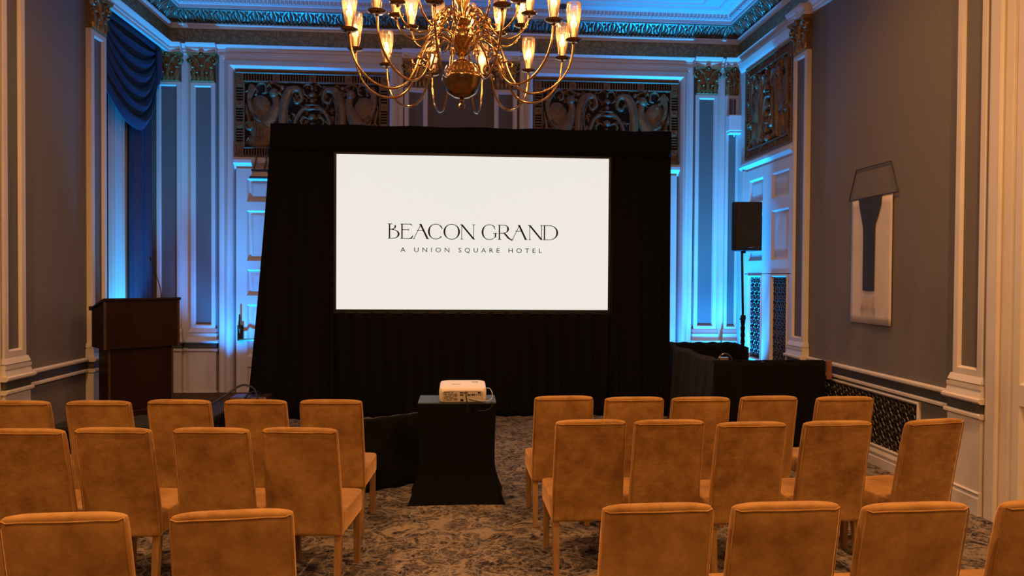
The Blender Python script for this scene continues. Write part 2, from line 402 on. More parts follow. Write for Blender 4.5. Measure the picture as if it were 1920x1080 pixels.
# coffered ceiling mouldings
b = MB(lambda u, v, w: Vector((u, v, 5.55-w)))
P3 = [(0, 0), (.015, .02), (.035, .022), (.045, .008), (.05, 0)]
for x0, x1 in ((-3.35, -2.0), (-1.75, -.35), (-.1, 1.2), (1.5, 3.3)):
    for y0, y1 in ((8.3, 9.53), (6.2, 8.0), (4.1, 5.9)): 
        b.frame(x0, x1, y0, y1, P3); b.frame(x0+.16, x1-.16, y0+.16, y1-.16, P3)
b.frame(-3.62, 3.57, 3.9, 9.66, P3)
st(b.build(tname(), CEIL))
tag(MB().lathe([(.0, 0), (.085, 0), (.085, .004), (.06, .012), (.05, .03), (0, .03)], (1.36, 9.70, 5.518), 20).build('ceiling_downlight', METB), 'small round dark downlight in the ceiling right of the chandelier', 'ceiling light')

# ------------------------------------------------------------------ pilasters with capitals
def capital(F, uc, W, v0, v1, w0):
    b = MB(F); H = v1-v0; h = W/2
    b.rings([[F(uc-h*a, v0+H*t, w0*0), F(uc-h*a, v0+H*t, w0+d), F(uc+h*a, v0+H*t, w0+d), F(uc+h*a, v0+H*t, 0)] for t, a, d in ((0, .97, .0), (.04, .99, .012), (.08, .95, .0), (.5, .9, .0), (.85, 1.0, .02), (.88, 1.08, .04))])
    b.rings([[F(uc-h*a, v0+H*t, 0), F(uc-h*a, v0+H*t, w0+d), F(uc-h*.3, v0+H*t, w0+d-.03), F(uc+h*.3, v0+H*t, w0+d-.03), F(uc+h*a, v0+H*t, w0+d), F(uc+h*a, v0+H*t, 0)] for t, a, d in ((.88, 1.1, .05), (.93, 1.18, .065), (1.0, 1.2, .075))])
    for s in (-1, 1):
        b.stroke([(uc+s*W*.05, v0+H*.42), (uc+s*W*.16, v0+H*.72), (uc+s*W*.38, v0+H*.88)]+[(uc+s*(W*.48+.045*cos(a)), v0+H*.74+.045*sin(a)) for a in (pi*.5, 0, -pi*.5, -pi, -pi*1.4)], [.02, .03, .032, .03, .028, .024, .02, .012], .05, w0)
        b.blob(uc+s*W*.48, v0+H*.74, .018, .018, .06, w0, 8)
        b.stroke([(uc+s*W*.03, v0+H*.45), (uc+s*W*.07, v0+H*.68), (uc+s*W*.14, v0+H*.76), (uc+s*W*.18, v0+H*.68)], .018, .03, w0)
        for k, (x, hh, wd) in enumerate(((.36, .50, .075), (.17, .32, .06))):
            x0 = uc+s*W*x
            b.stroke([(x0, v0+.015), (x0, v0+H*hh*.6), (x0+s*.01, v0+H*hh)], [wd*.7, wd, wd*.5], .035, w0)
            b.blob(x0+s*.01, v0+H*hh, wd*.45, .02, .055, w0, 8)
            for q in (-1, 1): b.stroke([(x0, v0+.03), (x0+q*wd*.35, v0+H*hh*.45), (x0+q*wd*.55, v0+H*hh*.75)], .015, .045, w0)
    b.stroke([(uc, v0+.015), (uc, v0+H*.34), (uc, v0+H*.58)], [.05, .07, .03], .045, w0)
    b.blob(uc, v0+H*.56, .03, .02, .065, w0, 8)
    b.blob(uc, v0+H*.93, .03, .028, .08, w0, 10)
    b.ring(uc, v0+H*.93, .03, .015, .07, w0, 10)
    return b
def pilaster(F, u0, u1, pin=.065, top=4.44, cap=True, pi0=None, pi1=None, base=True):
    p = st(empty(tname())); W = u1-u0; d = .055
    a0 = u0+pin if pi0 is None else pi0; a1 = u1-pin if pi1 is None else pi1
    b = MB(F); b.frame(u0, u1, 1.05-.005, top, [(0, 0), (0, d), (.006, d+.004), (min(pin, a0-u0)-.016, d+.004), (min(pin, a0-u0)-.01, d-.005), (min(pin, a0-u0), d-.018), (min(pin, a0-u0), 0)])
    if a1 < u1-pin-.001: b.box(a1, u1-pin+.002, 1.1, top-.05, 0, d)
    b.build('shaft', TRIM, p, 30)
    MB(F).box(a0-.012, a1+.012, 1.06, top-.06, 0, d-.022).build('panel', PANEL, p, 0)
    if cap:
        capital(F, (u0+u1)/2, W*.97, top, 4.83, d).build('capital', GILT, p)
        b = MB(F); b.mould(u0-.03, u1+.03, [(4.83, 0), (4.83, .10), (4.865, .10), (4.875, .115), (4.905, .115), (4.925, .14), (4.953, .155), (4.953, 0)]); b.build('entablature_block', TRIM, p, 30)
    b = MB(F)
    for (za, zb, wa, wb, e) in ((1.0, 1.05, .085, .062, .02), (.985, 1.0, .072, .072, .012), (.955, .985, .088, .088, .025), (.87, .955, .10, .08, .03), (.0, .745, .08, .08, .02)):
        b.rings([[F(u0-e, za, 0), F(u0-e, za, wa), F(u1+e, za, wa), F(u1+e, za, 0)], [F(u0-e*(wb/wa), zb, 0), F(u0-e*(wb/wa), zb, wb), F(u1+e*(wb/wa), zb, wb), F(u1+e*(wb/wa), zb, 0)]])
    b.mould(u0-.045, u1+.045, [(.852, 0), (.852, .10), (.868, .12), (.886, .12), (.895, .10), (.895, 0)])
    b.mould(u0-.035, u1+.035, [(.735, 0), (.735, .09), (.745, .105), (.765, .105), (.775, .09), (.775, 0)])
    b.mould(u0-.03, u1+.03, [(0, 0), (0, .10), (.13, .10), (.15, .088), (.17, .10), (.178, .09), (.178, 0)])
    b.build('base', TRIM, p, 30)
    MB(F).box(u0-.022, u1+.022, .77, .855, 0, .082).build('band', BAND, p, 0)
    return p
for u0, u1 in ((-3.745, -3.415), (-.83, -.505), (.43, .757), (3.34, 3.675)): pilaster(FRONT, u0, u1)
pilaster(FRONT, -4.2, -3.88, .06, cap=True)
pilaster(FRONT, 3.79, 4.0, .055, pi0=3.86, pi1=3.97)
pilaster(RIGHT, 7.9, 8.235)
pilaster(RIGHT, 5.08, 5.405, .07)
pilaster(LEFT, 7.9, 8.225, .075)
pilaster(LEFT, 6.43, 6.75, .078)

# ------------------------------------------------------------------ chair rail, dado, skirting
def dado(F, u0, u1, plinth=True):
    b = MB(F)
    b.mould(u0, u1, [(.85, 0), (.85, .022), (.866, .045), (.884, .045), (.895, .02), (.895, 0)])
    b.mould(u0, u1, [(.737, 0), (.737, .015), (.745, .03), (.765, .03), (.775, .015), (.775, 0)])
    st(b.build(tname(), TRIM, smooth=30))
    st(MB(F).box(u0, u1, .77, .855, 0, .008).build(tname(), BAND, smooth=0))
for F, u0, u1 in ((RIGHT, 5.40, 7.9), (LEFT, 2.0, 6.43), (LEFT, 6.75, 7.9), (FRONT, -3.88, -3.745), (FRONT, -.505, .43), (FRONT, 3.675, 3.79)): dado(F, u0, u1)
def skirt(F, u0, u1, nm, m=TRIM):
    st(MB(F).mould(u0, u1, [(0, 0), (0, .03), (.085, .03), (.09, .022), (.105, .022), (.125, .03), (.16, .022), (.172, .012), (.172, 0)]).build(nm, m, smooth=30))
skirt(RIGHT, 5.43, 7.87, 'baseboard_right'); skirt(LEFT, 6.78, 7.87, 'baseboard_left'); skirt(LEFT, 2, 6.41, 'baseboard_left')
skirt(FRONT, -3.88, -3.745, 'baseboard_front'); skirt(FRONT, 3.675, 3.79, 'baseboard_front'); skirt(FRONT, -.505, .43, 'baseboard_front')
st(MB(FRONT).box(-4.2, -.9, 0, .172, .1, .115).build('baseboard_front', SKIRTW, smooth=0))
# painted dado boards on the front wall
for u0, u1 in ((-3.88, -3.745), (3.675, 3.79)):
    st(MB(FRONT).box(u0, u1, .17, 4.83, 0, .006).build(tname(), TRIM, smooth=0))
st(MB(FRONT).box(-.92, -.505, 4.2, 4.21, 0, .004).build(tname(), TRIM, smooth=0))

def lattice(F, u0, u1, v0, v1, name, label, parent=None, cell=.085, w0=.012):
    nu = max(1, round((u1-u0)/cell)); nv = max(1, round((v1-v0)/cell)); cu = (u1-u0)/nu; cv = (v1-v0)/nv
    b = MB(F); t = min(cu, cv)
    for i in range(nu):
        for j in range(nv):
            x = u0+(i+.5)*cu; y = v0+(j+.5)*cv
            b.ring(x, y, t*.30, t*.11, .010, w0, 10); b.ring(x, y, t*.09, t*.09, .012, w0, 6)
            for sx in (-1, 1):
                for sy in (-1, 1):
                    b.stroke([(x+sx*cu*.5, y+sy*cv*.5), (x+sx*cu*.36, y+sy*cv*.30), (x+sx*cu*.22, y+sy*cv*.22)], [t*.10, t*.13, t*.05], .009, w0, 2, 3)
            b.box(x-cu*.5, x-cu*.28, y-t*.035, y+t*.035, w0, w0+.007); b.box(x+cu*.28, x+cu*.5, y-t*.035, y+t*.035, w0, w0+.007)
            b.box(x-t*.035, x+t*.035, y-cv*.5, y-cv*.28, w0, w0+.007); b.box(x-t*.035, x+t*.035, y+cv*.28, y+cv*.5, w0, w0+.007)
    return b
# radiator grille in the right-hand dado
rg = empty('radiator_grille', RIGHT(6.9, .16, 0))
def ch(o, par):          # parent without moving
    o.parent = par; o.matrix_parent_inverse = Matrix.LocRotScale(par.location, par.rotation_euler, None).inverted(); return o
ch(MB(RIGHT).box(5.9, 7.86, .18, .70, .002, .006).build('backing', DARKREC, None, 0), rg)
ch(lattice(RIGHT, 5.92, 7.84, .2, .685, '', '', cell=.12).build('lattice', LATT), rg)
ch(MB(RIGHT).frame(5.87, 7.88, .172, .722, [(0, 0), (0, .02), (.015, .028), (.03, .02), (.035, .004), (.035, 0)]).build('grille_frame', TRIM), rg)
tag(rg, 'long dark openwork radiator grille set low in the right wall under the chair rail', 'grille')

# ------------------------------------------------------------------ carved overdoor panels
def carved(F, u0, u1, v0, v1, name, label, flipslots=10):
    root = empty(name, F((u0+u1)/2, v0, 0))
    W = u1-u0; H = v1-v0; D = .03
    ch(MB(F).box(u0, u1, v0, v1, .002, .012).build('backing', DARKREC, None, 0), root)
    # slotted border
    b = MB(F)
    bw = .115
    b.frame(u0, u1, v0, v1, [(0, .01), (0, .06), (.012, .07), (.022, .06), (.022, .01)])
    b.frame(u0+bw, u1-bw, v0+bw, v1-bw, [(0, .01), (0, .055), (.012, .062), (.022, .055), (.022, .01)])
    ng = 4 if W > 1.8 else 3
    def band(a0, a1, c0, c1, horiz, n):
        L = a1-a0; blk = .09; seg = (L-blk*(n+1))/n
        for i in range(n+1):
            x = a0+i*(seg+blk)
            if horiz: b.box(x, x+blk, c0, c1, .01, .045); b.ring(x+blk/2, (c0+c1)/2, .022, .012, .012, .045, 10); b.blob(x+blk/2, (c0+c1)/2, .010, .010, .012, .045, 8, 2)
            else: b.box(c0, c1, x, x+blk, .01, .045); b.ring((c0+c1)/2, x+blk/2, .022, .012, .012, .045, 10); b.blob((c0+c1)/2, x+blk/2, .010, .010, .012, .045, 8, 2)
            if i < n:
                m = max(2, round(seg/.036))
                for k in range(m+1):
                    y = x+blk+k*seg/m
                    q = (y-.007, y+.007)
                    if horiz: b.box(q[0], q[1], c0, c1, .01, .042)
                    else: b.box(c0, c1, q[0], q[1], .01, .042)
    i0 = .022
    band(u0+i0, u1-i0, v1-bw, v1-i0, True, ng); band(u0+i0, u1-i0, v0+i0, v0+bw, True, ng)
    band(v0+bw, v1-bw, u0+i0, u0+bw, False, 3); band(v0+bw, v1-bw, u1-bw, u1-i0, False, 3)
    ch(b.build('slotted_border', CARVE), root)
    # carved field: winged beasts either side of a candelabrum
    b = MB(F); uc = (u0+u1)/2; x0 = u0+bw+.02; fw = (W-2*bw-.04)/2; y0 = v0+bw+.02; fh = H-2*bw-.04
    def G(s):        # map design coordinates: a 0..1 from border to centre, c 0..1 up
        return lambda a, c: (uc+s*(fw*(1-a)), y0+fh*c)
    k = fw/.85
    for s in (-1, 1):
        g = G(s)
        S = lambda pts, wd, h=.045, w0=.015: b.stroke([g(*q) for q in pts], [x*k for x in wd] if isinstance(wd, (list, tuple)) else wd*k, h, w0)
        B = lambda a, c, ra, rc, h=.05, w0=.015, rot=0: b.blob(*g(a, c), ra*k, rc, h, w0, 14, 4, rot)
        B(.26, .24, .16, .21, .04); B(.20, .10, .16, .11, .035); [S([(.14+.05*i, .08+.02*i), (.17+.05*i, .20), (.16+.06*i, .36-.03*i)], .022, .02, .045) for i in range(4)]; B(.44, .12, .06, .14, .045)         # haunch, foot
        S([(.30, .35), (.40, .5), (.46, .66), (.44, .80)], [.20, .17, .11, .09], .065)              # chest and neck
        B(.43, .84, .065, .075, .075); S([(.46, .86), (.52, .84), (.545, .79)], .045, .06)          # head, beak
        S([(.40, .90), (.36, .97), (.33, .92)], .03, .06)
        B(.22, .60, .14, .19, .025)                                                                  # wing
        for i in range(6):
            t = i/5
            S([(.40-.05*t, .55-.22*t*.5), (.27, .40+.12*t*.3), (.12+.02*t, .50+.04*t), (.05+.03*t, .72), (.08+.07*t, .95-.05*t), (.15+.05*t, .93-.08*t)], [.02, .036, .036, .034, .03, .01], .028, .03)
        S([(.02, .28), (.06, .42), (.03, .55), (.02, .66)], .05); B(.07, .33, .06, .075, .06); b.ring(*g(.07, .33), .045*k, .018, .03, .05, 12)
        S([(.16, .90), (.22, .99), (.30, .97), (.31, .86), (.25, .83)], .04); S([(.31, .95), (.40, .99), (.50, .95), (.56, .9)], .04)
        S([(.50, .02), (.56, .22), (.56, .45), (.58, .70), (.66, .88), (.80, .90), (.84, .76), (.76, .70), (.72, .78)], [.06, .10, .12, .13, .12, .08, .06, .05, .03], .06)   # cornucopia volute
        S([(.60, .10), (.645, .35), (.64, .6), (.70, .8)], [.01, .02, .02, .01], .02, .07)
        S([(.97, .64), (.86, .60), (.78, .50), (.74, .36), (.80, .22), (.90, .2), (.93, .32), (.86, .36)], [.05, .06, .06, .06, .055, .05, .04, .03], .05)
        S([(.74, .20), (.70, .10), (.76, .03), (.84, .06)], .04); S([(.96, .44), (.88, .48), (.83, .42), (.87, .34)], .04)
        S([(.98, .97), (.92, .99), (.86, .94)], .04); S([(.93, .80), (.88, .84), (.86, .92)], .03)
        B(.66, .08, .05, .06); B(.55, .93, .035, .04); S([(.10, .06), (.05, .14), (.02, .04)], .04)
        for i in range(90):
            a = random.uniform(.02, .95); c = random.uniform(.02, .96); t = random.uniform(0, 6.3)
            S([(a, c), (a+.03*cos(t), c+.05*sin(t)), (a+.07*cos(t+1.1), c+.09*sin(t+1.1))], .036, .024)
        S([(.02, .0), (.5, .0), (1, .0)], .02, .05); S([(.02, 1), (.5, 1), (1, 1)], .02, .05)
    for c, r, h in ((.05, .10, .12), (.16, .05, .1), (.26, .09, .1), (.36, .045, .1), (.48, .07, .12), (.60, .12, .06), (.66, .14, .04), (.72, .05, .1), (.82, .07, .1), (.92, .03, .12)):
        b.blob(uc, y0+fh*c, r*k*.8, fh*h*.5, .075, .015)
    ch(b.build('carved_relief', CARVE), root)
    return tag(root, label, 'carved panel', 'carved overdoor panels')
carved(FRONT, -3.155, -1.045, 3.43, 4.60, 'carved_panel', 'carved bronze panel of winged beasts on the front wall left of the screen')
carved(FRONT, .99, 3.10, 3.43, 4.60, 'carved_panel', 'carved bronze panel of winged beasts on the front wall right of the screen')
carved(RIGHT, 8.26, 9.66, 3.44, 4.69, 'carved_panel', 'carved bronze panel on the right side wall over the double door')

# ------------------------------------------------------------------ front doors with casings
def casing(F, u0, u1, vt, wd=.2, nm=None, lo=0):
    pr = [(0, 0), (0, .05), (.012, .06), (.055, .06), (.07, .05), (.10, .085), (.13, .10), (wd-.045, .10), (wd-.035, .09), (wd-.015, .07), (wd, .03), (wd, 0)]
    b = MB(F); rs = []
    for (cu, cv, su, sv) in ((u0, lo, 1, 0), (u0, vt, 1, -1), (u1, vt, -1, -1), (u1, lo, -1, 0)):
        rs.append([F(cu+su*i, cv+sv*i, w) for i, w in pr])
    b.rings(rs, cap=True); return st(b.build(nm or tname(), TRIM, smooth=30))
casing(FRONT, -3.365, -.845, 4.83, .2); casing(FRONT, .79, 3.31, 4.83, .2)
def lintel(F, u0, u1, v):     # shelf moulding under a carved panel
    return st(MB(F).mould(u0, u1, [(v-.165, 0), (v-.165, .02), (v-.13, .035), (v-.095, .075), (v-.085, .085), (v-.045, .085), (v-.04, .06), (v, .05), (v, 0)]).build(tname(), TRIM, smooth=30))
lintel(FRONT, -3.165, -1.04, 3.43); lintel(FRONT, .98, 3.11, 3.43)
PP = [(0, .036), (0, .042), (.012, .03), (.02, .012), (.045, .012), (.075, .026), (.08, .026), (.08, .0), (0, 0)]
def door(F, u0, u1, v1, cols, rows, name, lo=.01, w0=.0):
    d = st(empty(name, F((u0+u1)/2, lo, 0)))
    b = MB(F)
    # stiles and rails
    us = [u0]+[x for c in cols for x in c]+[u1]; vs_ = [lo]+[x for r in rows for x in r]+[v1]
    for i in range(0, len(us), 2): b.box(us[i], us[i+1], lo, v1, w0, w0+.042)
    for c in cols:
        for i in range(0, len(vs_), 2): b.box(c[0], c[1], vs_[i], vs_[i+1], w0, w0+.042)
        for r in rows:
            b.frame(c[0], c[1], r[0], r[1], [(0, 0), (0, .04), (.01, .034), (.022, .014), (.035, .012), (.035, 0)])
            b.box(c[0]+.03, c[1]-.03, r[0]+.03, r[1]-.03, w0, w0+.012)
            if r[1]-r[0] > .2: b.frame(c[0]+.05, c[1]-.05, r[0]+.05, r[1]-.05, [(0, .01), (0, .013), (.03, .024), (.032, .024), (.032, .01)]); b.box(c[0]+.08, c[1]-.08, r[0]+.08, r[1]-.08, w0+.01, w0+.024)
    ch(b.build('door_leaf', TRIM, None, 30), d)
    return d
rowsF = [(.20, .52), (.665, 1.385), (1.51, 1.87), (1.99, 2.69), (2.81, 3.13)]
d1 = door(FRONT, -3.135, -1.06, 3.27, [(-2.992, -2.25), (-1.95, -1.2)], rowsF, 'door_1')
d2 = door(FRONT, 1.0, 3.08, 3.27, [(1.14, 1.9), (2.2, 2.95)], rowsF, 'door_2')
b = MB(FRONT); b.box(-3.11, -3.03, .885, 1.10, .04, .075); b.tube([FRONT(-3.07, .91, .07), FRONT(-3.07, .905, .13), FRONT(-2.1, .905, .13), FRONT(-2.1, .905, .05)], .014, 8)
b.tube([FRONT(-3.07, 1.0, .07), FRONT(-3.07, 1.06, .12), FRONT(-3.07, 1.25, .10)], .012, 8)
ch(b.build('door_handle', BRASSD), d1)
dc = empty('overhead_bracket', FRONT(-2.83, 3.2, .1))
b = MB(FRONT); b.box(-2.90, -2.60, 3.225, 3.245, .06, .16); b.box(-2.93, -2.66, 3.13, 3.15, .05, .14); b.tube([FRONT(-2.9, 3.14, .1), FRONT(-2.86, 3.235, .1)], .008, 6); b.tube([FRONT(-2.68, 3.14, .1), FRONT(-2.64, 3.235, .1)], .008, 6)
ch(b.build('bracket_arm', METB), dc)
b = MB(FRONT)
for x in (-2.86, -2.72): b.tube([FRONT(x, 3.44, .07), FRONT(x+.01, 3.36, .11), FRONT(x-.005, 3.3, .12), FRONT(x-.02, 3.235, .1)], .014, 6, 3)
ch(b.build('hook', GILT), dc)
ch(MB(FRONT).prism([(-2.92, 3.15), (-2.66, 3.15), (-2.70, 3.22), (-2.88, 3.22)], .04, .12).build('bracket_plate', STEEL), dc)
tag(dc, 'small metal bracket with two hooks under the left carved panel beside the black drape', 'bracket')

# right side wall double door with grilles, and its surround
dr = door(RIGHT, 8.24, 9.66, 3.28, [(8.34, 8.82), (9.09, 9.54)], [(2.03, 2.665), (2.82, 3.14)], 'door_3', lo=1.85)
b = MB(RIGHT)
for a0, a1 in ((8.24, 8.34), (8.82, 9.09), (9.54, 9.66)): b.box(a0, a1, .01, 1.86, 0, .042)
for a0, a1 in ((8.34, 8.82), (9.09, 9.54)):
    b.box(a0, a1, .01, .68, 0, .042); b.frame(a0, a1, .68, 1.84, [(0, 0), (0, .05), (.012, .055), (.022, .04), (.03, .02), (.03, 0)])
    b.box(a0, a1, 1.83, 1.86, 0, .042)
ch(b.build('lower_leaf', TRIM, None, 30), dr)
for a0, a1 in ((8.34, 8.82), (9.09, 9.54)):
    ch(MB(RIGHT).box(a0+.02, a1-.02, .7, 1.82, .002, .008).build('grille_backing', DARKREC, None, 0), dr)
    ch(lattice(RIGHT, a0+.03, a1-.03, .7, 1.82, '', '', cell=.115).build('lattice', LATT), dr)
lintel(RIGHT, 8.24, 9.82, 3.44)
b = MB(RIGHT); b.box(9.66, 9.80, 0, 3.30, 0, .05); b.box(9.70, 9.745, 0, 3.3, .05, .065); b.box(9.82, 10.05, 0, 4.83, 0, .03); b.box(9.66, 9.82, 3.44, 4.83, 0, .05)
st(b.build(tname(), TRIM, smooth=0))
st(MB(RIGHT).mould(8.24, 9.82, [(4.69, 0), (4.69, .03), (4.71, .06), (4.76, .09), (4.83, .10), (4.83, 0)]).build(tname(), TRIM, smooth=30))
# near right door
b = MB(RIGHT)
b.box(5.02, 5.06, 0, 4.83, 0, .05); b.box(4.93, 5.02, 0, 4.83, 0, .075); b.box(4.84, 4.93, 0, 4.83, 0, .045); b.tube([RIGHT(4.93, 0, .06), RIGHT(4.93, 4.83, .06)], .018, 8); b.box(4.80, 4.84, 0, 4.83, 0, .03)
st(b.build(tname(), TRIM, smooth=30))
door(RIGHT, 3.2, 4.80, 4.83, [(3.3, 3.9), (4.1, 4.74)], [(.2, .9), (1.05, 3.32), (3.43, 4.6)], 'door_4')
st(MB(LEFT).box(6.2, 6.40, 0, 4.83, 0, .05).build(tname(), TRIM, smooth=0))

# ------------------------------------------------------------------ window curtains
XC = -4.17
def pleat(x, n, a, ph=0): return a*sin(2*pi*n*x+ph)+a*.35*sin(2*pi*n*2.3*x+ph*2)
sh = empty('sheer_curtain', (XC, 8.8, 0))
ch(MB().sheet(lambda s, t: (XC-.06+pleat(s, 9, .018)*(1-.2*t), 8.50+s*.89, .03+t*4.6), 140, 12).build('voile', SHEER), sh)
tag(sh, 'pale sheer curtain glowing blue in the left window between dark drapes', 'curtain')
nc = MB().sheet(lambda s, t: (XC-.015+pleat(s, 7, .025, 1)*(1-.3*t), 9.15+s*.62-.03*sin(pi*t)*(1-s), .02+t*4.7), 90, 14).build('curtain', NAVY, solid=.004)
tag(nc, 'dark navy velvet curtain hanging right of the sheer curtain in the left window', 'curtain')
nc = MB().sheet(lambda s, t: (XC+.02+pleat(s, 3, .02, 1), 8.26+s*.27, .02+t*4.7), 40, 10).build('curtain', NAVY, solid=.004)
tag(nc, 'narrow dark curtain left of the sheer curtain, close to the left pilaster', 'curtain')
# swag
sw = empty('swag_valance', (-4.0, 8.9, 4.5))
def swag(s, t):
    # s along the width, t from the rail to the lowest fold
    y = 8.26+s*1.58
    d = 1.15*t**.95
    a = .76*t**2.2
    if s < .50: q = a+(1-a)*(1-(1-s/.50)**2.4)
    else: q = 1-((s-.50)/.50)**2.2
    z = 4.80-.02*t-d*q
    ph = t*6.2+.25*sin(s*3); c = .5+.5*cos(2*pi*ph)
    fold = .065*(c**.6)*(.45+.55*q)
    return (-4.13+.07*t*q+fold, y+.05*t*sin(pi*s), z-.03*(1-c)*q)
ch(MB().sheet(swag, 44, 150).build('swag', NAVY, solid=.004), sw)
ch(MB().box(-4.19, -4.08, 8.26, 9.86, 4.76, 4.84).build('valance_board', NAVY, None, 0), sw)
b = MB()
for k in range(5): pass
b.sheet(lambda s, t: (-4.10+pleat(s, 4, .02)+.03, 9.68+s*.15+.02*t, 4.80-t*(.55-.25*s)), 24, 8)
ch(b.build('swag_tail', NAVY, solid=.004), sw)
tag(sw, 'navy velvet swag looped in deep folds across the top of the left window', 'valance')

# ------------------------------------------------------------------ screen with black surround drapes
YS = 8.90
sx0, sx1, sz0, sz1 = -1.572, 1.852, 1.376, 3.305
scr = empty('projection_screen', (.14, YS, 0))
ch(MB().rings([[Vector((sx0, YS, sz0)), Vector((sx1, YS, sz0)), Vector((sx1, YS, sz1)), Vector((sx0, YS, sz1))], [Vector((sx0, YS+.002, sz0)), Vector((sx1, YS+.002, sz0)), Vector((sx1, YS+.002, sz1)), Vector((sx0, YS+.002, sz1))]]).build('screen_surface', SCREENM, None, 0), scr)
ch(MB().box(sx0-.01, sx1+.01, YS+.003, YS+.012, sz0-.01, sz1+.01).build('screen_backing', METB, None, 0), scr)
b = MB(lambda u, v, w: Vector((u, YS+.03-w, v)))
b.frame(sx0-.055, sx1+.055, sz0-.055, sz1+.055, [(0, 0), (0, .04), (.055, .04), (.055, 0)])
for x in (sx0+.3, sx1-.3): b.box(x-.02, x+.02, .03, sz0+.2, -.33, -.30); b.box(x-.02, x+.02, 0, .04, -.55, -.25); b.box(x-.02, x+.02, sz0-.04, sz0+.0, -.32, .0)
ch(b.build('screen_frame', METB, None, 0), scr)
# lettering drawn stroke by stroke
class Let:
    def __init__(s): s.b = bmesh.new()
    def poly(s, pts):
        V = [s.b.verts.new((x, y, 0)) for x, y in pts]
        s.b.faces.new(V)
    def ln(s, x0, y0, x1, y1, w, horiz=True):   # slanted bar of horizontal width w
        s.poly([(x0-w/2, y0), (x0+w/2, y0), (x1+w/2, y1), (x1-w/2, y1)])
    def hb(s, x0, x1, y, w): s.poly([(x0, y-w/2), (x1, y-w/2), (x1, y+w/2), (x0, y+w/2)])
    def arc(s, cx, cy, rx, ry, a0, a1, tk, tn, n=28):
        pr = None
        for i in range(n+1):
            a = R(a0+(a1-a0)*i/n); w = tn+(tk-tn)*abs(cos(a))**1.6
            o = (cx+rx*cos(a), cy+ry*sin(a)); q = (cx+(rx-w)*cos(a), cy+(ry-max(tn, w*.4))*sin(a))
            if pr: s.poly([pr[0], o, q, pr[1]])
            pr = (o, q)
K, T = .125, .042
def big():
    L = Let()
    def B(x):
        L.ln(x+.12, 0, x+.12, 1, .09); L.hb(x, x+.35, .0+T/2, T); L.hb(x+.0, x+.3, 1-T/2, T); L.hb(x+.12, x+.4, .62, T)
        L.arc(x+.30, .31, .48, .31, -90, 90, K, T); L.arc(x+.25, .81, .30, .19, -90, 30, K*.8, T)
    def E(x):
        L.ln(x+.1, 0, x+.1, 1, .09); L.hb(x, x+.75, T/2, T); L.hb(x, x+.7, 1-T/2, T); L.hb(x+.1, x+.55, .6, T)
        L.poly([(x+.62, 0), (x+.75, 0), (x+.86, .25), (x+.80, .22)]); L.poly([(x+.62, 1), (x+.72, 1), (x+.78, .84), (x+.72, .9)]); L.poly([(x+.53, .53), (x+.56, .53), (x+.56, .68), (x+.53, .66)])
        L.poly([(x+.3, 0), (x+.7, 0), (x+.68, .07), (x+.5, .035)])
    def A(x, w=1.08):
        L.ln(x+.06, 0, x+.54, .98, T); L.ln(x+.98, 0, x+.50, 1.0, K*1.05); L.hb(x+.27, x+.72, .58, T); L.hb(x, x+.13, T/2, T); L.hb(x+.88, x+1.08, T/2, T); L.hb(x+.42, x+.52, 1-T/2, T)
    def C(x):
        L.arc(x+.52, .5, .52, .52, 38, 322, K, T, 40); L.poly([(x+.80, .86), (x+.93, .80), (x+.97, .66), (x+.94, .66)])
    def O(x): L.arc(x+.55, .5, .55, .52, 0, 360, K, T, 48)
    def Nn(x):
        L.ln(x+.08, 0, x+.08, 1, T); L.ln(x+.88, 0, x+.88, 1, T); L.ln(x+.90, 0, x+.06, 1, K*1.15); L.hb(x, x+.17, T/2, T); L.hb(x+.8, x+.97, 1-T/2, T); L.hb(x-.04, x+.1, 1-T/2, T)
    def G(x):
        L.arc(x+.52, .5, .52, .52, 40, 300, K, T, 40); L.ln(x+.93, .16, x+.93, .42, .09); L.hb(x+.78, x+1.04, .42, T); L.poly([(x+.80, .86), (x+.88, .78), (x+.92, .66), (x+.86, .7)]); L.poly([(x+.72, .02), (x+.78, .05), (x+.975, .2), (x+.885, .2)])
    def Rr(x):
        L.ln(x+.1, 0, x+.1, 1, .09); L.hb(x, x+.22, T/2, T); L.hb(x, x+.4, 1-T/2, T); L.hb(x+.1, x+.4, .44, T); L.arc(x+.38, .72, .36, .28, -90, 90, K, T)
        L.poly([(x+.36, .44), (x+.50, .44), (x+.78, .12), (x+1.0, -.04), (x+.94, -.07), (x+.66, .08)])
    def D(x):
        L.ln(x+.1, 0, x+.1, 1, .09); L.hb(x, x+.45, T/2, T); L.hb(x, x+.45, 1-T/2, T); L.arc(x+.42, .5, .61, .5, -90, 90, K, T, 36)
    B(0); E(.84); A(1.66); C(2.66); O(3.69); Nn(4.83); G(6.24); Rr(7.34); A(8.25); Nn(9.40); D(10.38)
    return L.b
def setmesh(bm, name, s, x, z, m, par):
    for v in bm.verts:
        v.co = Vector((x+v.co.x*s, YS-.004, z+v.co.y*s))
    ex = bmesh.ops.extrude_face_region(bm, geom=bm.faces[:])
    for g in ex['geom']:
        if isinstance(g, bmesh.types.BMVert): g.co.y += .0035
    bmesh.ops.recalc_face_normals(bm, faces=bm.faces)
    me = bpy.data.meshes.new(name); bm.to_mesh(me); bm.free(); me.materials.append(m)
    o = bpy.data.objects.new(name, me); COL.objects.link(o); return ch(o, par)
setmesh(big(), 'title_lettering', .188, -.939, 2.262, TEXTM, scr)
cu = bpy.data.curves.new('subtitle', 'FONT'); cu.body = 'A UNION SQUARE HOTEL'; cu.size = .1; cu.space_character = 1.75; cu.space_word = 1.3; cu.resolution_u = 3
to = bpy.data.objects.new('subtitle', cu); COL.objects.link(to)
bpy.context.view_layer.update()
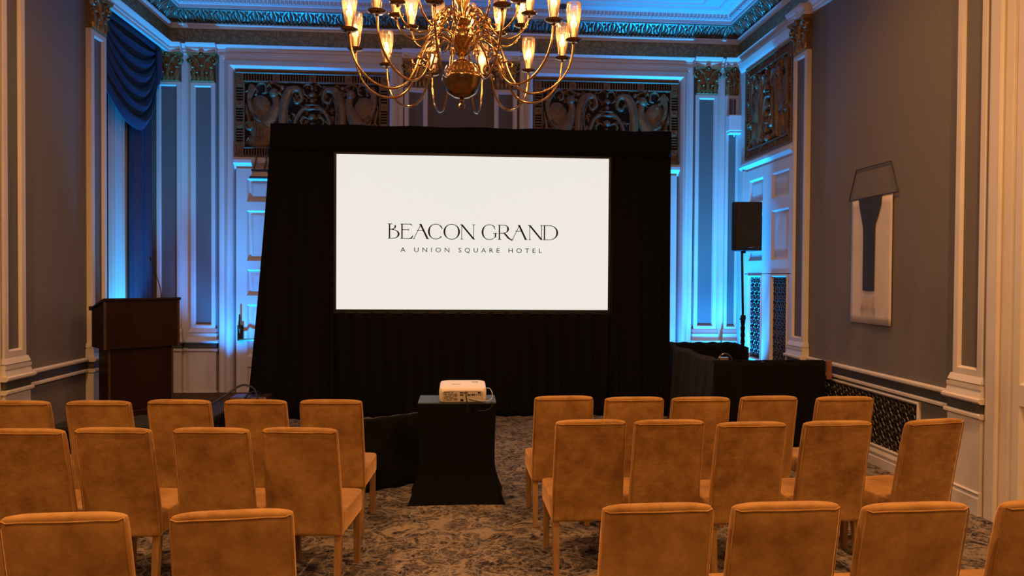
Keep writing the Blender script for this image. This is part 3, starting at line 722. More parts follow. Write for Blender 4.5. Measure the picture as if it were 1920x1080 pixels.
dg = bpy.context.evaluated_depsgraph_get(); me = bpy.data.meshes.new_from_object(to.evaluated_get(dg))
bpy.data.objects.remove(to)
xs = [v.co.x for v in me.vertices]; x0, x1 = min(xs), max(xs); ys = [v.co.y for v in me.vertices]; hh = max(ys)
bm = bmesh.new(); bm.from_mesh(me); bpy.data.meshes.remove(me)
for v in bm.verts: v.co = Vector(((v.co.x-x0)/(x1-x0)*1.78, v.co.y/hh*.056, 0))
setmesh(bm, 'subtitle_lettering', 1, -.78, 2.098, TEXTM, scr)
tag(scr, 'large bright white projection screen showing a black two-line logo, framed by black drapes', 'screen')

# fabric that dresses the screen
dk = empty('screen_surround_drape', (.14, YS, 0))
YD = YS-.03
def wav(x, y, a): return a*(sin(x*21+1.3*sin(x*7))+.5*sin(x*47+y*2))
fl = lambda t: (1-t)**1.6
ch(MB().sheet(lambda s, t: (-2.37+s*5.02+.0, YD+wav(s*5.02, 0, .005), 3.335+t*.325+.006*sin(s*40)*t), 150, 4).build('top_border', BLACK, solid=.004), dk)
def left_w(s, t):
    x0 = -2.37-.30*(1-t)**1.2; x1 = sx0-.03
    x = x0+(x1-x0)*s
    return (x, YD+.015+.02*(1-t)+wav(s*.8, 0, .034*(1.15-t)), .01+t*3.63)
def right_w(s, t):
    x0 = sx1+.03; x1 = 2.65+.02*(1-t)
    return (x0+(x1-x0)*s, YD+.015+.02*(1-t)+wav(s*.8+2, 0, .034*(1.15-t)), .01+t*3.63)
ch(MB().sheet(left_w, 70, 24).build('side_drape', BLACK, solid=.004), dk)
ch(MB().sheet(right_w, 70, 24).build('side_drape', BLACK, solid=.004), dk)
def skirtf(s, t):
    x = sx0-.06+s*(sx1-sx0+.12)
    a = .026*(1-t*.5)
    return (x, YD+.03+.1*(1-t)+a*(sin(x*30+.8*sin(x*5))+.4*sin(x*63+t*1.5)), .005+t*1.335)
ch(MB().sheet(skirtf, 420, 16).build('skirt', BLACK, solid=.003), dk)
b = MB()
for x in (-2.34, 2.62): b.tube([(x, YS+.08, 0), (x, YS+.08, 3.64)], .02, 8); b.box(x-.2, x+.2, YS-.05+.08, YS+.3, 0, .012)
b.tube([(-2.34, YS+.05, 3.62), (2.62, YS+.05, 3.62)], .018, 8)
ch(b.build('support_pole', METB), dk)
tag(dk, 'tall black fabric surround with pleated skirt and side wings around the screen', 'drape')

# ------------------------------------------------------------------ projector table and projector
tb = empty('projector_table', (-.04, 5.73, 0))
tx0, tx1, ty0, ty1, tz = -.349, .271, 5.55, 5.91, .80
secs = []
for t in [i/18 for i in range(19)]:
    z = t*tz; fl_ = .075*max(0, 1-t/.42)**1.7; pin = -.012*sin(pi*min(1, t*1.0))
    e = fl_+pin; a0, a1, c0, c1 = tx0-e, tx1+e, ty0-e*.6, ty1+e*.6
    ring = []
    for (x, y, nx, ny) in ((a0, c0, 1, 0), (a1, c0, 0, 1), (a1, c1, -1, 0), (a0, c1, 0, -1)):
        ring.append((x, y, z, nx, ny))
    P = []
    for i in range(4):
        x, y, zz, _, _ = ring[i]; X, Y, _, _, _ = ring[(i+1) % 4]
        for k in range(6):
            q = k/6; sag = .02*sin(pi*q)*max(0, .9-t)
            px, py = x+(X-x)*q, y+(Y-y)*q
            nx, ny = (Y-y), -(X-x); l = math.hypot(nx, ny)
            P.append(Vector((px-nx/l*sag, py-ny/l*sag, zz)))
    secs.append(P)
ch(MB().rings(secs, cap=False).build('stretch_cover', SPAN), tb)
ch(MB().box(tx0, tx1, ty0, ty1, tz-.012, tz+.001).build('covered_top', SPANLIT, None, 0, bev=.004), tb)
for x in (tx0+.03, tx1-.03):
    for y in (ty0+.03, ty1-.03): ch(MB().box(x-.012, x+.012, y-.012, y+.012, 0, tz-.02).build('leg', METB, None, 0), tb)
tag(tb, 'tall narrow table in a black stretch cover flaring at the floor, carrying the projector', 'table')

pj = empty('projector', (.004, 5.70, .812)); pj.rotation_euler = (R(5.5), 0, 0)
def rrect(w, d, r, n=6):
    P = []
    for cx, cy, a in ((w/2-r, d/2-r, 0), (-w/2+r, d/2-r, 90), (-w/2+r, -d/2+r, 180), (w/2-r, -d/2+r, 270)):
        for k in range(n+1): P.append((cx+r*cos(R(a+90*k/n)), cy+r*sin(R(a+90*k/n))))
    return P
def shell(z, s): return [Vector((x*s, y*s, z)) for x, y in rrect(.375, .29, .05)]
b = MB(); b.rings([shell(.0, .93), shell(.006, .97), shell(.022, .995), shell(.085, 1), shell(.102, .985), shell(.112, .95), shell(.117, .85), shell(.118, .4)]); b.build('projector_body', PROJW, pj)
b = MB(); b.rings([[Vector((x, -.147, z)) for x, z in [(p[0]*.9, .055+p[1]*.30) for p in rrect(.36, .29, .05)]], [Vector((x, -.12, z)) for x, z in [(p[0]*.9, .055+p[1]*.30) for p in rrect(.36, .29, .05)]]])
pnl = b.build('rear_panel', PROJP, pj)
def onp(b, name, m):
    o = b.build(name, m, None, 0); o.parent = pnl; return o
b = MB()
for i in range(9):
    for j in range(5):
        if (i*3+j*5) % 7 != 3: b.box(-.148+i*.0085, -.142+i*.0085, -.149, -.146, .022+j*.015, .032+j*.015)
onp(b, 'vent_slots', PROJV)
b = MB(); b.ring(-.055, .06, .013, .004, .001) if 0 else b.lathe([(0, 0), (.014, 0), (.014, .002), (0, .002)], (-.055, -.147, .064), 14, (Vector((1, 0, 0)), Vector((0, 0, 1)), Vector((0, -1, 0))))
b.box(-.07, -.042, -.149, -.146, .022, .042)
onp(b, 'label_plate', PROJV)
for x0, x1, z0, z1 in ((-.022, .006, .080, .088), (-.022, .006, .062, .070), (.012, .04, .080, .088), (.036, .062, .062, .070), (.12, .14, .078, .090), (-.018, .006, .015, .032), (.07, .082, .062, .072), (.085, .097, .062, .072)): onp(MB().box(x0, x1, -.1495, -.146, z0, z1), 'socket', PLB)
for x in (.108, .124, .14): onp(MB().lathe([(0, 0), (.004, 0), (.004, .002), (0, .002)], (x, -.147, .067), 8, (Vector((1, 0, 0)), Vector((0, 0, 1)), Vector((0, -1, 0)))), 'socket', PLB)
b = MB(); b.rings([[Vector((.10+r*1.5*cos(a*pi/8), .055+r*sin(a*pi/8), z)) for a in range(16)] for r, z in ((.011, .1175), (.013, .119), (.017, .119), (.018, .1175))], cap=False); b.build('focus_ring', PROJV, pj)
MB().box(-.09, -.02, -.03, -.0, .1165, .1185).build('status_strip', PROJP, pj, 0)
for x, y, z in ((-.13, .10, -.03), (.13, .10, -.03), (-.12, -.1, -.009), (.12, -.1, -.009)): MB().lathe([(.0, z), (.012, z), (.012, .004), (0, .004)], (x, y, 0), 10).build('foot', PLB, pj)

b = MB(); b.lathe([(.0, 0), (.03, 0), (.032, .012), (.026, .012), (.024, .004), (0, .004)], (-.09, .145, .06), 16, (Vector((1, 0, 0)), Vector((0, 0, 1)), Vector((0, 1, 0)))); b.build('lens', PLB, pj)
tag(pj, 'cream white projector with sockets on its back, standing on the black covered table', 'projector')
cb = MB().tube([(.03, 5.53, .89), (.03, 5.50, .86), (.04, 5.515, .80), (.045, 5.53, .74), (.045, 5.545, .715)], .005, 6, 4).build('power_cable', WIRE); tag(cb, 'black cable hanging from the middle of the projector back', 'cable')
cb = MB().tube([(.05, 5.535, .84), (.12, 5.515, .825), (.20, 5.53, .818), (.235, 5.58, .83), (.238, 5.60, .87), (.22, 5.62, .90), (.192, 5.62, .905)], .0035, 6, 5).build('video_cable', WIREG); tag(cb, 'thin pale cable looping out at the right side of the projector', 'cable')
cb = MB().tube([(.055, 5.532, .83), (.14, 5.51, .815), (.2, 5.51, .80), (.235, 5.535, .81), (.24, 5.53, .80), (.23, 5.527, .77), (.19, 5.524, .745), (.13, 5.522, .74)], .003, 6, 5).build('control_cable', WIRE); tag(cb, 'thin dark cable drooping over the front edge of the projector table', 'cable')

# ------------------------------------------------------------------ chairs
def sqn(a, p): return math.copysign(abs(a)**p, a)
def puff(b, cx, cy, cz, sx, sy, sz, shear=0, z0=0, taper=0, e=.22, n=28, m=14, crown=0):
    # rounded box: superellipsoid
    rs = []
    for j in range(m+1):
        ph = -pi/2+pi*j/m; r = []
        for i in range(n):
            th = 2*pi*i/n
            x = sqn(cos(ph), e)*sqn(cos(th), e); y = sqn(cos(ph), e)*sqn(sin(th), e); z = sqn(sin(ph), e)
            Z = cz+z*sz/2; k = 1-taper*(Z-z0)
            r.append(Vector((cx+x*sx/2*k, cy+y*sy/2+shear*max(0, Z-z0), Z+(crown*(1-x*x)*(1-y*y) if z > 0 else 0))))
        rs.append(r)
    return b.rings(rs)
def make_chair():
    root = empty('dining_chair')
    b = MB(); puff(b, 0, .045, .395, .44, .47, .135, e=.16, crown=.018); b.build('seat', VELV, root, 60)
    # backrest: padded slab, covers down to below the seat, leaning back (towards -y)
    b = MB()
    nz, nx = 26, 16; W = .432; TH = .07
    def pt(s, t, side):
        z = .325+t*.632
        lean = -.17-.16*max(0, (z-.40))**1.15*1.25
        x = (s-.5)*W*(1-.03*t)
        ex = abs(s-.5)*2; er = (1-ex**6); ez = 1-(max(0, (t-.5)*2))**10
        th = TH*(.50+.12*er*ez)
        r = .0
        if side > 0: y = lean+TH*.5*0+th*.9*(.55+.45*min(er, 1))*(.6+.4*ez)
        else: y = lean-TH*.5*(.72+.28*er)*(.72+.28*ez)-.004*sin(pi*s)*sin(pi*t)
        zz = z-(.012*ex**5)*(t**8)
        return Vector((x, y, zz))
    Fv = [[b.b.verts.new(pt(i/nx, j/nz, 1)) for i in range(nx+1)] for j in range(nz+1)]
    Bv = [[b.b.verts.new(pt(i/nx, j/nz, -1)) for i in range(nx+1)] for j in range(nz+1)]
    for j in range(nz):
        for i in range(nx):
            b.f([Fv[j][i], Fv[j][i+1], Fv[j+1][i+1], Fv[j+1][i]]); b.f([Bv[j][i], Bv[j+1][i], Bv[j+1][i+1], Bv[j][i+1]])
        b.f([Fv[j][0], Fv[j+1][0], Bv[j+1][0], Bv[j][0]]); b.f([Fv[j][nx], Bv[j][nx], Bv[j+1][nx], Fv[j+1][nx]])
    for i in range(nx):
        b.f([Fv[0][i], Bv[0][i], Bv[0][i+1], Fv[0][i+1]]); b.f([Fv[nz][i], Fv[nz][i+1], Bv[nz][i+1], Bv[nz][i]])
    bk = b.build('backrest', VELV, root, 0)
    bk.data.shade_smooth()
    md = bk.modifiers.new('bevel', 'BEVEL'); md.width = .014; md.segments = 3; md.limit_method = 'ANGLE'; md.angle_limit = R(50)
    b = MB(); pts = [pt(0, j/nz, -1)+Vector((.003, -.002, 0)) for j in range(0, nz, 2)]
    pts += [pt(.015, .985, -1)]+[pt(i/nx, .99, -1)+Vector((0, -.003, -.012-.006*sin(pi*i/nx))) for i in range(1, nx, 2)]+[pt(.985, .985, -1)]
    pts += [pt(1, j/nz, -1)+Vector((-.003, -.002, 0)) for j in range(nz-1, -1, -2)]
    b.tube(pts, .003, 6); pp = b.build('piping', VELV, None, 60); pp.parent = bk
    for sx in (-1, 1):
        for sy in (0, 1):
            b = MB(); x = sx*.188; y = .245 if sy else -.165; tw = .021; bw = .015; dy = 0 if sy else -.035
            b.rings([[Vector((x+a*q*1.0, y+dy*(1-k)+c*q, z)) for a, c in ((-1, -1), (1, -1), (1, 1), (-1, 1))] for z, q, k in ((.0, bw, 0), (.004, bw+.002, 0), (.345, tw, 1))])
            b.build('leg', LEG, root, 0, bev=.002)
    return root
proto = make_chair()
def copy_tree(o, parent=None, pinv=None):
    c = o.copy(); COL.objects.link(c)
    if parent: c.parent = parent
    for k in [x for x in bpy.data.objects if x.parent == o]: copy_tree(k, c)
    return c
rows = [
 ('L1', 'far row, left block', [(-2.9365, 4.857, -3, 'leftmost, cut by the picture edge'), (-2.41, 4.8385, -3, 'second from the left, before the lectern'), (-1.90, 4.8615, -4, 'third from the left, between lectern and drape'), (-1.3925, 4.8445, -4, 'fourth from the left'), (-.8865, 4.8275, -3, 'aisle end, beside the low black cloth')]),
 ('L2', 'middle row, left block', [(-2.36, 3.9725, -4, 'leftmost, cut by the picture edge'), (-1.909, 3.9815, -5, 'second from the left'), (-1.377, 3.96, -5, 'second from the aisle'), (-.895, 3.9405, -6, 'aisle end, legs showing')]),
 ('L3', 'nearest row, left block', [(-1.3925, 2.557, 2, 'in the bottom left corner of the picture'), (-.815, 2.5555, 5, 'on the aisle')]),
 ('R1', 'far row, right block', [(.718, 4.9225, 1, 'aisle end'), (1.2095, 4.8625, 1, 'second from the aisle'), (1.681, 4.847, 1, 'in the middle'), (2.1885, 4.874, 2, 'second from the right'), (2.729, 4.834, 1, 'rightmost, near the wall grille')]),
 ('R2', 'middle row, right block', [(.758, 4.0915, 1, 'aisle end, leg showing'), (1.224, 4.073, 1, 'second from the aisle'), (1.693, 3.994, 2, 'in the middle'), (2.2185, 4.0035, 2, 'second from the right'), (2.8395, 4.0255, 12, 'rightmost and turned towards the screen')]),
 ('R3', 'nearest row, right block', [(.7285, 2.5535, 1, 'aisle end'), (1.218, 2.547, 1, 'second from the aisle'), (1.7045, 2.516, 2, 'third from the aisle'), (2.2545, 2.52, 1, 'cut by the right picture edge')]),
]
first = True
for key, rowname, lst in rows:
    for (x, y, rz, lab) in lst:
        c = proto if first else copy_tree(proto); first = False
        a = R(rz); off = .285
        c.location = (x-sin(a)*off, y+cos(a)*off, 0); c.rotation_euler = (0, 0, a)
        tag(c, 'gold velvet chair, %s, %s' % (rowname, lab), 'chair', 'gold velvet chairs set out in rows')

# ------------------------------------------------------------------ chandelier
CX, CY = -.012, 4.5
chd = empty('chandelier', (CX, CY, 2.86))
def cch(o): return ch(o, chd)
C0 = (CX, CY, 0)
cch(MB().lathe([(.001, 2.925), (.05, 2.935), (.09, 2.96), (.115, 3.0), (.1235, 3.045), (.1245, 3.05)], C0, 40).build('lower_ball', BRASSD, None, 60))
cch(MB().lathe([(.129, 3.045), (.131, 3.052), (.129, 3.059), (.124, 3.062), (.118, 3.09), (.10, 3.125), (.07, 3.152), (.045, 3.163), (.03, 3.17), (.001, 3.17)], C0, 40).build('upper_ball', BRASS, None, 60))
cch(MB().lathe([(.001, 3.165), (.025, 3.17), (.02, 3.19), (.05, 3.21), (.055, 3.225), (.03, 3.24), (.035, 3.27), (.06, 3.30), (.062, 3.33), (.04, 3.36), (.03, 3.38), (.055, 3.40), (.058, 3.425), (.03, 3.44), (.03, 3.50), (.05, 3.54), (.06, 3.60), (.04, 3.66), (.02, 3.70), (.02, 4.1), (.05, 4.15), (.06, 4.22), (.03, 4.3), (.012, 4.35), (.012, 4.4), (.001, 4.4)], C0, 24).build('shaft', BRASS, None, 50))
b = MB(); b.lathe([(.001, 2.93), (.015, 2.925), (.018, 2.915), (.01, 2.905), (.014, 2.895), (.001, 2.89)], C0, 12)
b.tube([(CX+.018*cos(a), CY, 2.878+.018*sin(a)) for a in [i*pi/6 for i in range(13)]], .005, 6); cch(b.build('finial_ring', BRASS))
b = MB()
for i in range(22): 
    z = 4.41+i*.052; X = (i % 2)
    b.tube([(CX+(.016*cos(a) if X else 0), CY+(0 if X else .016*cos(a)), z+.03*sin(a)) for a in [k*pi/5 for k in range(11)]], .004, 5)
cch(b.build('chain', BRASSD))
cch(MB().lathe([(.001, 5.549), (.09, 5.549), (.085, 5.53), (.04, 5.5), (.001, 5.5)], C0, 20).build('ceiling_rose', BRASSD))
def arm_mesh(lower):
    b = MB()
    if lower:
        P = [(.03, 3.235), (.08, 3.29), (.15, 3.32), (.225, 3.27), (.27, 3.17), (.305, 3.07), (.36, 2.985), (.44, 2.945), (.55, 2.965), (.64, 3.04), (.69, 3.14), (.705, 3.255)]
        k = (.275, 3.15)
    else:
        P = [(.03, 3.41), (.06, 3.46), (.11, 3.475), (.155, 3.44), (.18, 3.38), (.22, 3.325), (.285, 3.30), (.35, 3.32), (.40, 3.37), (.425, 3.445)]
        k = (.17, 3.40)
    b.tube([(r, 0, z) for r, z in P], .0075 if lower else .0065, 8, 5)
    # scroll and collar where the arm turns
    q = spiral(k[0]-.035, k[1]+.005, .045, 1.1, 0, 1, 9)
    b.tube([(r, 0, z) for r, z in q], [.006]*9+[.009], 6, 3)
    q = spiral(k[0]+.03, k[1]-.03, .03, .9, pi, -1, 8)
    b.tube([(r, 0, z) for r, z in q], [.005]*8+[.008], 6, 3)
    b.lathe([(0, -.014), (.012, -.01), (.015, 0), (.012, .01), (0, .014)], (k[0], 0, k[1]), 10)
    e = P[-1]; b.lathe([(.0, -.02), (.010, -.018), (.007, -.005), (.012, .0), (0, .004)], (e[0], 0, e[1]), 10)
    return b.build('arm', BRASS, None, 50), e
def part_meshes():
    pan = MB().lathe([(.0, -.002), (.02, -.003), (.044, .003), (.051, .010), (.0515, .012), (.043, .007), (.02, .003), (.016, .012), (.018, .02), (.012, .024), (0, .024)], (0, 0, 0), 22).build('drip_pan', BRASSD, None, 50)
    can = MB().lathe([(.0, .02), (.0115, .02), (.0115, .112), (.008, .116), (0, .116)], (0, 0, 0), 10).build('candle', CANDLE, None, 50)
    prof = [(.022, .012), (.0235, .03), (.030, .07), (.039, .12), (.0455, .165), (.0475, .195), (.046, .222), (.0445, .235)]
    shd = MB().rings([[Vector((r*cos(2*pi*i/24), r*sin(2*pi*i/24), z)) for i in range(24)] for r, z in prof+[(r-.0022, z) for r, z in prof[::-1]]], cap=False).build('glass_shade', GLASS, None, 60)
    blb = MB().lathe([(.0, .114), (.006, .116), (.0115, .132), (.010, .145), (.005, .158), (.0, .168)], (0, 0, 0), 10).build('bulb', BULB, None, 60)
    return [pan, can, shd, blb]
AL, eL = arm_mesh(True); AU, eU = arm_mesh(False); PM = part_meshes()
plist = [(AL, eL, i, 12, R(78)) for i in range(12)]+[(AU, eU, i, 12, R(83)) for i in range(12)]
for A, e, i, n, a0 in plist:
    a = a0+2*pi*i/n
    arm = A.copy(); COL.objects.link(arm); arm.parent = chd; arm.location = (0, 0, -2.86); arm.rotation_euler = (0, 0, a)
    for p in PM:
        q = p.copy(); COL.objects.link(q); q.parent = arm; q.location = (e[0], 0, e[1]+.002)
    l = lamp('candle_light', 'POINT', (e[0], 0, e[1]+.145), CANDLE_W, WARM, .024); l.parent = arm
for o in [AL, AU]+PM: bpy.data.objects.remove(o)
tag(chd, 'large brass two-tier chandelier with glass hurricane shades and a hanging ball', 'chandelier')

# ------------------------------------------------------------------ lectern on its riser
rz_ = empty('stage_riser', (-3.25, 7.65, 0))
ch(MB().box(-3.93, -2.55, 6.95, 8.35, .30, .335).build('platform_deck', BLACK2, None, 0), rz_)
def rsk(s, t):
    P = [(-3.93, 8.35), (-3.93, 6.95), (-2.55, 6.95), (-2.55, 8.35)]
    L = [1.4, 1.38, 1.4]; d = s*sum(L); k = 0
    while k < 2 and d > L[k]: d -= L[k]; k += 1
    q = d/L[k]; x = P[k][0]+(P[k+1][0]-P[k][0])*q; y = P[k][1]+(P[k+1][1]-P[k][1])*q
    o = .008*sin(s*190)*(1-t*.6)
    return (x+(o if k != 1 else 0), y+(o if k == 1 else 0), .005+t*.31)
ch(MB().sheet(rsk, 300, 4).build('riser_skirt', BLACK), rz_)
tag(rz_, 'low stage riser with black skirt under the lectern', 'riser')
lc = empty('lectern', (-3.45, 7.70, .335), R(42)); LZ = 0
def lc_add(b, n, m, **k): o = b.build(n, m, None, k.get('smooth', 0), bev=k.get('bev', 0)); o.parent = lc; return o
lw, ld = .71, .44
b = MB(); b.box(-lw/2+.05, lw/2-.05, -ld/2+.04, ld/2-.06, .06, .72); b.box(-lw/2+.02, lw/2-.02, -ld/2+.01, ld/2-.03, 0, .06); lc_add(b, 'pedestal', WOODD, bev=.004)
b = MB(); b.rings([[Vector((x, -ld/2, .70)), Vector((x, ld/2, .70)), Vector((x, ld/2, 1.09)), Vector((x, -ld/2, 1.20))] for x in (-lw/2, lw/2)]); lc_add(b, 'upper_cabinet', WOODD, bev=.004)
b = MB(); b.rings([[Vector((x, -ld/2-.02, 1.195)), Vector((x, ld/2+.025, 1.08)), Vector((x, ld/2+.025, 1.10)), Vector((x, -ld/2-.02, 1.22))] for x in (-lw/2-.02, lw/2+.02)]); b.box(-lw/2-.02, lw/2+.02, ld/2+.015, ld/2+.03, 1.08, 1.125); lc_add(b, 'reading_top', WOODD, bev=.003)
for x in (-lw/2, lw/2): lc_add(MB().box(x-.012, x+.012, -ld/2-.006, -ld/2+.016, .70, 1.19), 'corner_edging', WOODE, bev=.003)
for x in (-lw/2+.05, lw/2-.05): lc_add(MB().box(x-.01, x+.01, -ld/2+.034, -ld/2+.05, .06, .70), 'corner_edging', WOODE, bev=.003)
b = MB(); b.box(-lw/2+.09, lw/2-.09, -ld/2-.003, -ld/2, .76, 1.13); lc_add(b, 'front_panel', WOODD)
b = MB(); b.tube([(.26, 0, 1.15), (.25, .0, 1.30), (.215, .02, 1.45), (.17, .03, 1.60)], [.006, .005, .004, .004], 6, 4); b.tube([(.17, .03, 1.60), (.155, .034, 1.65)], .009, 8); b.lathe([(0, 0), (.025, 0), (.02, .015), (0, .02)], (.26, 0, 1.14), 12)
lc_add(b, 'gooseneck_microphone', METB, smooth=50)
tag(lc, 'dark mahogany lectern with a thin gooseneck microphone, turned towards the screen', 'lectern')

# equipment case and its cable near the drape
ec = empty('equipment_case', (-2.4, 7.85, 0))
ch(MB().box(-2.52, -2.12, 7.7, 8.1, 0, .36).build('case_body', PLB, None, 0, bev=.01), ec)
b = MB(); b.box(-2.53, -2.11, 7.69, 8.11, .355, .372); ch(b.build('case_lid_edge', STEEL, None, 0, bev=.004), ec)
tag(ec, 'black equipment case with a thin pale metal edge between the lectern and the drape', 'case')
fm = empty('floor_monitor', (-2.35, 8.5, 0))
b = MB(); b.rings([[Vector((x, 8.3, 0)), Vector((x, 8.7, 0)), Vector((x, 8.7, .36)), Vector((x, 8.45, .36))] for x in (-2.72, -2.3)]); ch(b.build('monitor_cabinet', WOODE, None, 0, bev=.01), fm)
ch(MB().tube([(-2.60, 8.40, .14), (-2.56, 8.36, .25), (-2.5, 8.40, .40), (-2.42, 8.5, .42), (-2.38, 8.55, .37)], .012, 8, 4).build('carry_handle', METB), fm)
tag(fm, 'low dark brown wedge box with a black cable handle beside the drape foot', 'floor monitor')
cb = MB().tube([(-2.78, 8.0, .36), (-2.66, 8.1, .44), (-2.55, 8.15, .52), (-2.46, 8.15, .55), (-2.36, 8.15, .51), (-2.28, 8.0, .44), (-2.25, 7.9, .385)], .012, 8, 5).build('coiled_cable', WIRE); tag(cb, 'thick black cable arching over the equipment case', 'cable')

# low black cloth barrier left of the projector table
lb = empty('low_cloth_barrier', (-.85, 5.87, 0))
A0 = Vector((-1.25, 5.62, 0)); A1 = Vector((-.372, 6.163, 0)); dv = (A1-A0); nv_ = Vector((dv.y, -dv.x, 0)).normalized()
def bar(s, t):
    p = A0+dv*s; o = .03*(1-t)**1.5+.016*sin(s*26+t*2.5)*(1-t)+.02*sin((s*3.1+t*2.2)*pi)*(1-t)*t*2
    q = p+nv_*o; return (q.x, q.y, .004+t*.60)
ch(MB().sheet(bar, 90, 20).build('cloth', BLACK, solid=.004), lb)
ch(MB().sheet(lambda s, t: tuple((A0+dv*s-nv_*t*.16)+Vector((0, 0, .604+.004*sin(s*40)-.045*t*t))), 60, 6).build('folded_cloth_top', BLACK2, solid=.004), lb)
b = MB(); b.tube([A0+Vector((0, 0, .59))-nv_*.02, A1+Vector((0, 0, .59))-nv_*.02], .012, 8)
for s in (.04, .5, .96): b.tube([A0+dv*s-nv_*.02, A0+dv*s-nv_*.02+Vector((0, 0, .59))], .012, 8); b.tube([A0+dv*s-nv_*.16+Vector((0,0,.0)), A0+dv*s-nv_*.16+Vector((0, 0, .55))], .01, 8)
ch(b.build('support_frame', METB), lb)
tag(lb, 'low black cloth-covered barrier running from the left chairs to the projector table', 'drape')

# ------------------------------------------------------------------ draped equipment corner on the right
tbl = empty('folding_table', (3.3, 7.55, 0))
ch(MB().box(3.875, 3.93, 7.23, 7.27, .72, .925).build('end_board', mat('board_wood', (.20, .08, .03), .45), None, 0, bev=.006), tbl)
ch(MB().box(2.76, 3.93, 7.24, 7.9, .76, .80).build('tabletop', mat('table_wood', (.25, .12, .05), .4), None, 0, bev=.004), tbl)
for x in (2.85, 3.8):
    for y in (7.32, 7.8): ch(MB().tube([(x, y, 0), (x, y, .77)], .014, 8).build('leg', METB), tbl)
tag(tbl, 'wooden table hidden under black cloth, its brown end showing at the right wall', 'table')
cl = MB()
def avf(s, t):
    x = 2.63+s*1.21+.03*(1-t)*(s-.5)
    a = .02*(1.1-t)
    return (x, 7.20+a*(sin(x*23)+.6*sin(x*51+1)), .01+t*(.915+.01*sin(s*25)))
cl.sheet(avf, 130, 14)
cl.sheet(lambda s, t: (2.63+s*1.21, 7.20+t*.07, .925+.008*sin(s*30+t*6)-.004*t), 60, 10)
o = cl.build('tablecloth', BLACK, solid=.004); tag(o, 'black cloth hanging over the table in front of the right wall', 'tablecloth')
def avl(s, t):
    y = 7.22+s*1.85; zt = .925+.01*sin(s*14)
    return (2.69+.04*s+.022*(1.1-t)*(sin(y*17)+.5*sin(y*41))-.09*(1-t)*(1-s*.3), y, .01+t*zt)
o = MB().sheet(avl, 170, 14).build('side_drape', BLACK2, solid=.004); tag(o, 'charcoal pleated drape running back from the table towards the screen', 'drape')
bd = empty('rear_drape', (3.15, 9.2, 0))
ch(MB().sheet(lambda s, t: (2.70+s*.92, 9.15+.02*(1.1-t)*sin(s*40), .01+t*(.93+.006*sin(s*30))), 80, 10).build('cloth', BLACK, solid=.004), bd)
ch(MB().sheet(lambda s, t: (3.62-.01*s, 9.15-s*.5, .01+t*(.93-.02*s)), 20, 10).build('return_cloth', BLACK, solid=.004), bd)
b = MB(); b.tube([(2.7, 9.17, .92), (3.6, 9.17, .92)], .015, 8)
for x in (2.72, 3.59): b.tube([(x, 9.17, 0), (x, 9.17, .92)], .015, 8)
ch(b.build('support_pole', METB), bd)
tag(bd, 'low black drape behind the speaker pole, hiding the blue uplight', 'drape')
eq = empty('tote_box', (3.05, 8.0, .0))
ch(MB().box(2.88, 3.30, 7.98, 8.4, 0, .78).build('tote_body', PLB, None, 0, bev=.01), eq)
ch(MB().tube([(3.055+.09*cos(a), 8.0, .80+.115*sin(a)) for a in [pi*i/12 for i in range(13)]], .008, 8).build('carry_handle', BRASSD), eq)
ch(MB().box(3.0, 3.11, 8.02, 8.06, .80, .87).build('grey_cover', STEEL, None, 0, bev=.008), eq)
tag(eq, 'black tote behind the tablecloth, its arched metal handle just showing', 'box')

# loudspeaker on its stand
sp = empty('speaker_stand', (3.60, 8.82, 0))
ch(MB().tube([(3.60, 8.82, .0+.25), (3.60, 8.82, 1.30)], .019, 12).build('lower_tube', METB), sp)
ch(MB().tube([(3.598, 8.82, 1.28), (3.575, 8.82, 2.15)], .0155, 12).build('upper_tube', METB), sp)
b = MB(); b.lathe([(.0, 0), (.03, 0), (.035, .03), (.03, .07), (0, .07)], (3.60, 8.82, 1.25), 12); b.tube([(3.57, 8.8, 1.27), (3.545, 8.78, 1.27)], .010, 8)
ch(b.build('collar', PLB), sp)
b = MB(); rs = []
for j in range(26):
    z = .62+j*.0255 if j < 99 else 0; rs.append([Vector((3.60+(.026+.004*sin(j*1.9)+.004*sin(k*2))*cos(2*pi*k/10), 8.82+(.026+.004*sin(j*1.9))*sin(2*pi*k/10), z)) for k in range(10)])
b.rings(rs); ch(b.build('cloth_sleeve', BLACK), sp)
for a in (30, 150, 270):
    ch(MB().tube([(3.60, 8.82, .55), (3.60+.30*cos(R(a)), 8.82+.30*sin(R(a)), .02)], .012, 8).build('leg', METB), sp)
tag(sp, 'black speaker pole wrapped in cloth, rising behind the draped table', 'speaker stand')
sk = empty('loudspeaker', (3.615, 8.82, 2.145), R(-6))
sb = MB(); sb.rings([[Vector((x, y, z)) for x, y in ((-.185, -.15), (.165, -.15), (.18, -.10), (.10, .17), (-.13, .17), (-.20, -.10))] for z in (0, .615)]); sb.build('cabinet', PLB, sk, 20, bev=.012)
MB().box(-.155, .16, -.160, -.148, .03, .59).build('front_grille', MESHG, sk, 0, bev=.006)
MB().box(.0, .05, -.164, -.158, .035, .045).build('badge', STEEL, sk, 0)
MB().lathe([(0, -.03), (.03, -.03), (.03, .0), (0, 0)], (-.02, 0, 0), 12).build('pole_socket', PLB, sk)
tag(sk, 'black loudspeaker cabinet on top of the pole at the right', 'loudspeaker')

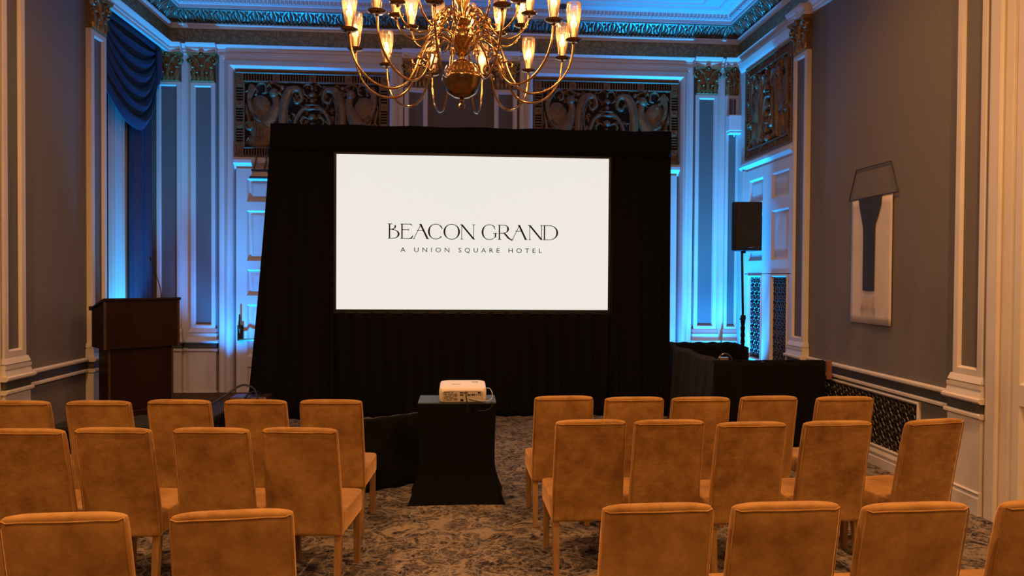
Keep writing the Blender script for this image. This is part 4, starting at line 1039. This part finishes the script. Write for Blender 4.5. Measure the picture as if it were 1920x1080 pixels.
# small white box high on the right corner pilaster
wb = empty('wall_speaker_box', FRONT(3.9, 3.87, .07))
ch(MB(FRONT).box(3.79, 3.985, 3.90, 4.13, .065, .20).build('box_body', WBOX, None, 0, bev=.012), wb)
ch(MB(FRONT).box(3.80, 3.975, 3.865, 3.895, .065, .19).build('box_base', WBOX, None, 0, bev=.008), wb)
ch(MB(FRONT).lathe([(0, 0), (.012, 0), (.012, .04), (0, .04)], FRONT(3.89, 3.83, .12), 8).build('knob', WBOX), wb)
ch(MB(FRONT).tube([FRONT(3.885, 4.13, .08), FRONT(3.885, 4.4, .075)], .004, 6).build('cable', WIREG), wb)
tag(wb, 'small white box mounted high on the pilaster in the right front corner', 'wall box')

# ------------------------------------------------------------------ wall hanging
wh = empty('wall_hanging', RIGHT(6.63, 1.36, .01))
def bann(s, t, w): return RIGHT(6.30+s*.68, 1.355+t*1.243, .018+w+.004*sin(s*7)*(1-t))
b = MB(); b.sheet(lambda s, t: bann(s, t, 0), 16, 16); ch(b.build('canvas', CANVAS, solid=-.006), wh)
shp = [(6.45, 2.596), (6.84, 2.596), (6.82, 2.5), (6.785, 2.40), (6.758, 2.31), (6.752, 2.2), (6.75, 1.68), (6.558, 1.68), (6.555, 2.2), (6.552, 2.32), (6.50, 2.42), (6.462, 2.51)]
ch(MB(RIGHT).prism(shp, .026, .0295).build('dark_painted_shape', INK), wh)
b = MB(RIGHT)
for i in range(46):
    u = 6.53+random.random()*.25; v = 1.675-random.random()*.18; l = .05+random.random()*.09
    b.stroke([(u, v), (u+random.uniform(-.008, .008), v-l/2), (u+random.uniform(-.012, .012), v-l)], .003, .0012, .0265, 2, 3)
for i in range(26):
    u = 6.50+random.random()*.27; v = 1.52+random.uniform(-.03, .03); b.stroke([(u, v), (u+.02, v+.01), (u+.04, v-.012)], .003, .0012, .0265, 2, 3)
ch(b.build('brush_marks', INKG), wh)
b = MB(); b.tube([RIGHT(6.215, 2.60, .02), RIGHT(7.03, 2.60, .02)], .006, 8)
ch(b.build('rod', WOODE), wh)
b = MB(); b.tube([RIGHT(6.215, 2.60, .02), RIGHT(6.335, 2.90, .012), RIGHT(6.915, 2.90, .012), RIGHT(7.03, 2.60, .02)], .005, 6)
ch(b.build('hanging_cord', WIRE), wh)
tag(wh, 'cream canvas hanging with a dark flared shape, on a cord on the right wall', 'wall hanging')
bpy.context.view_layer.update()
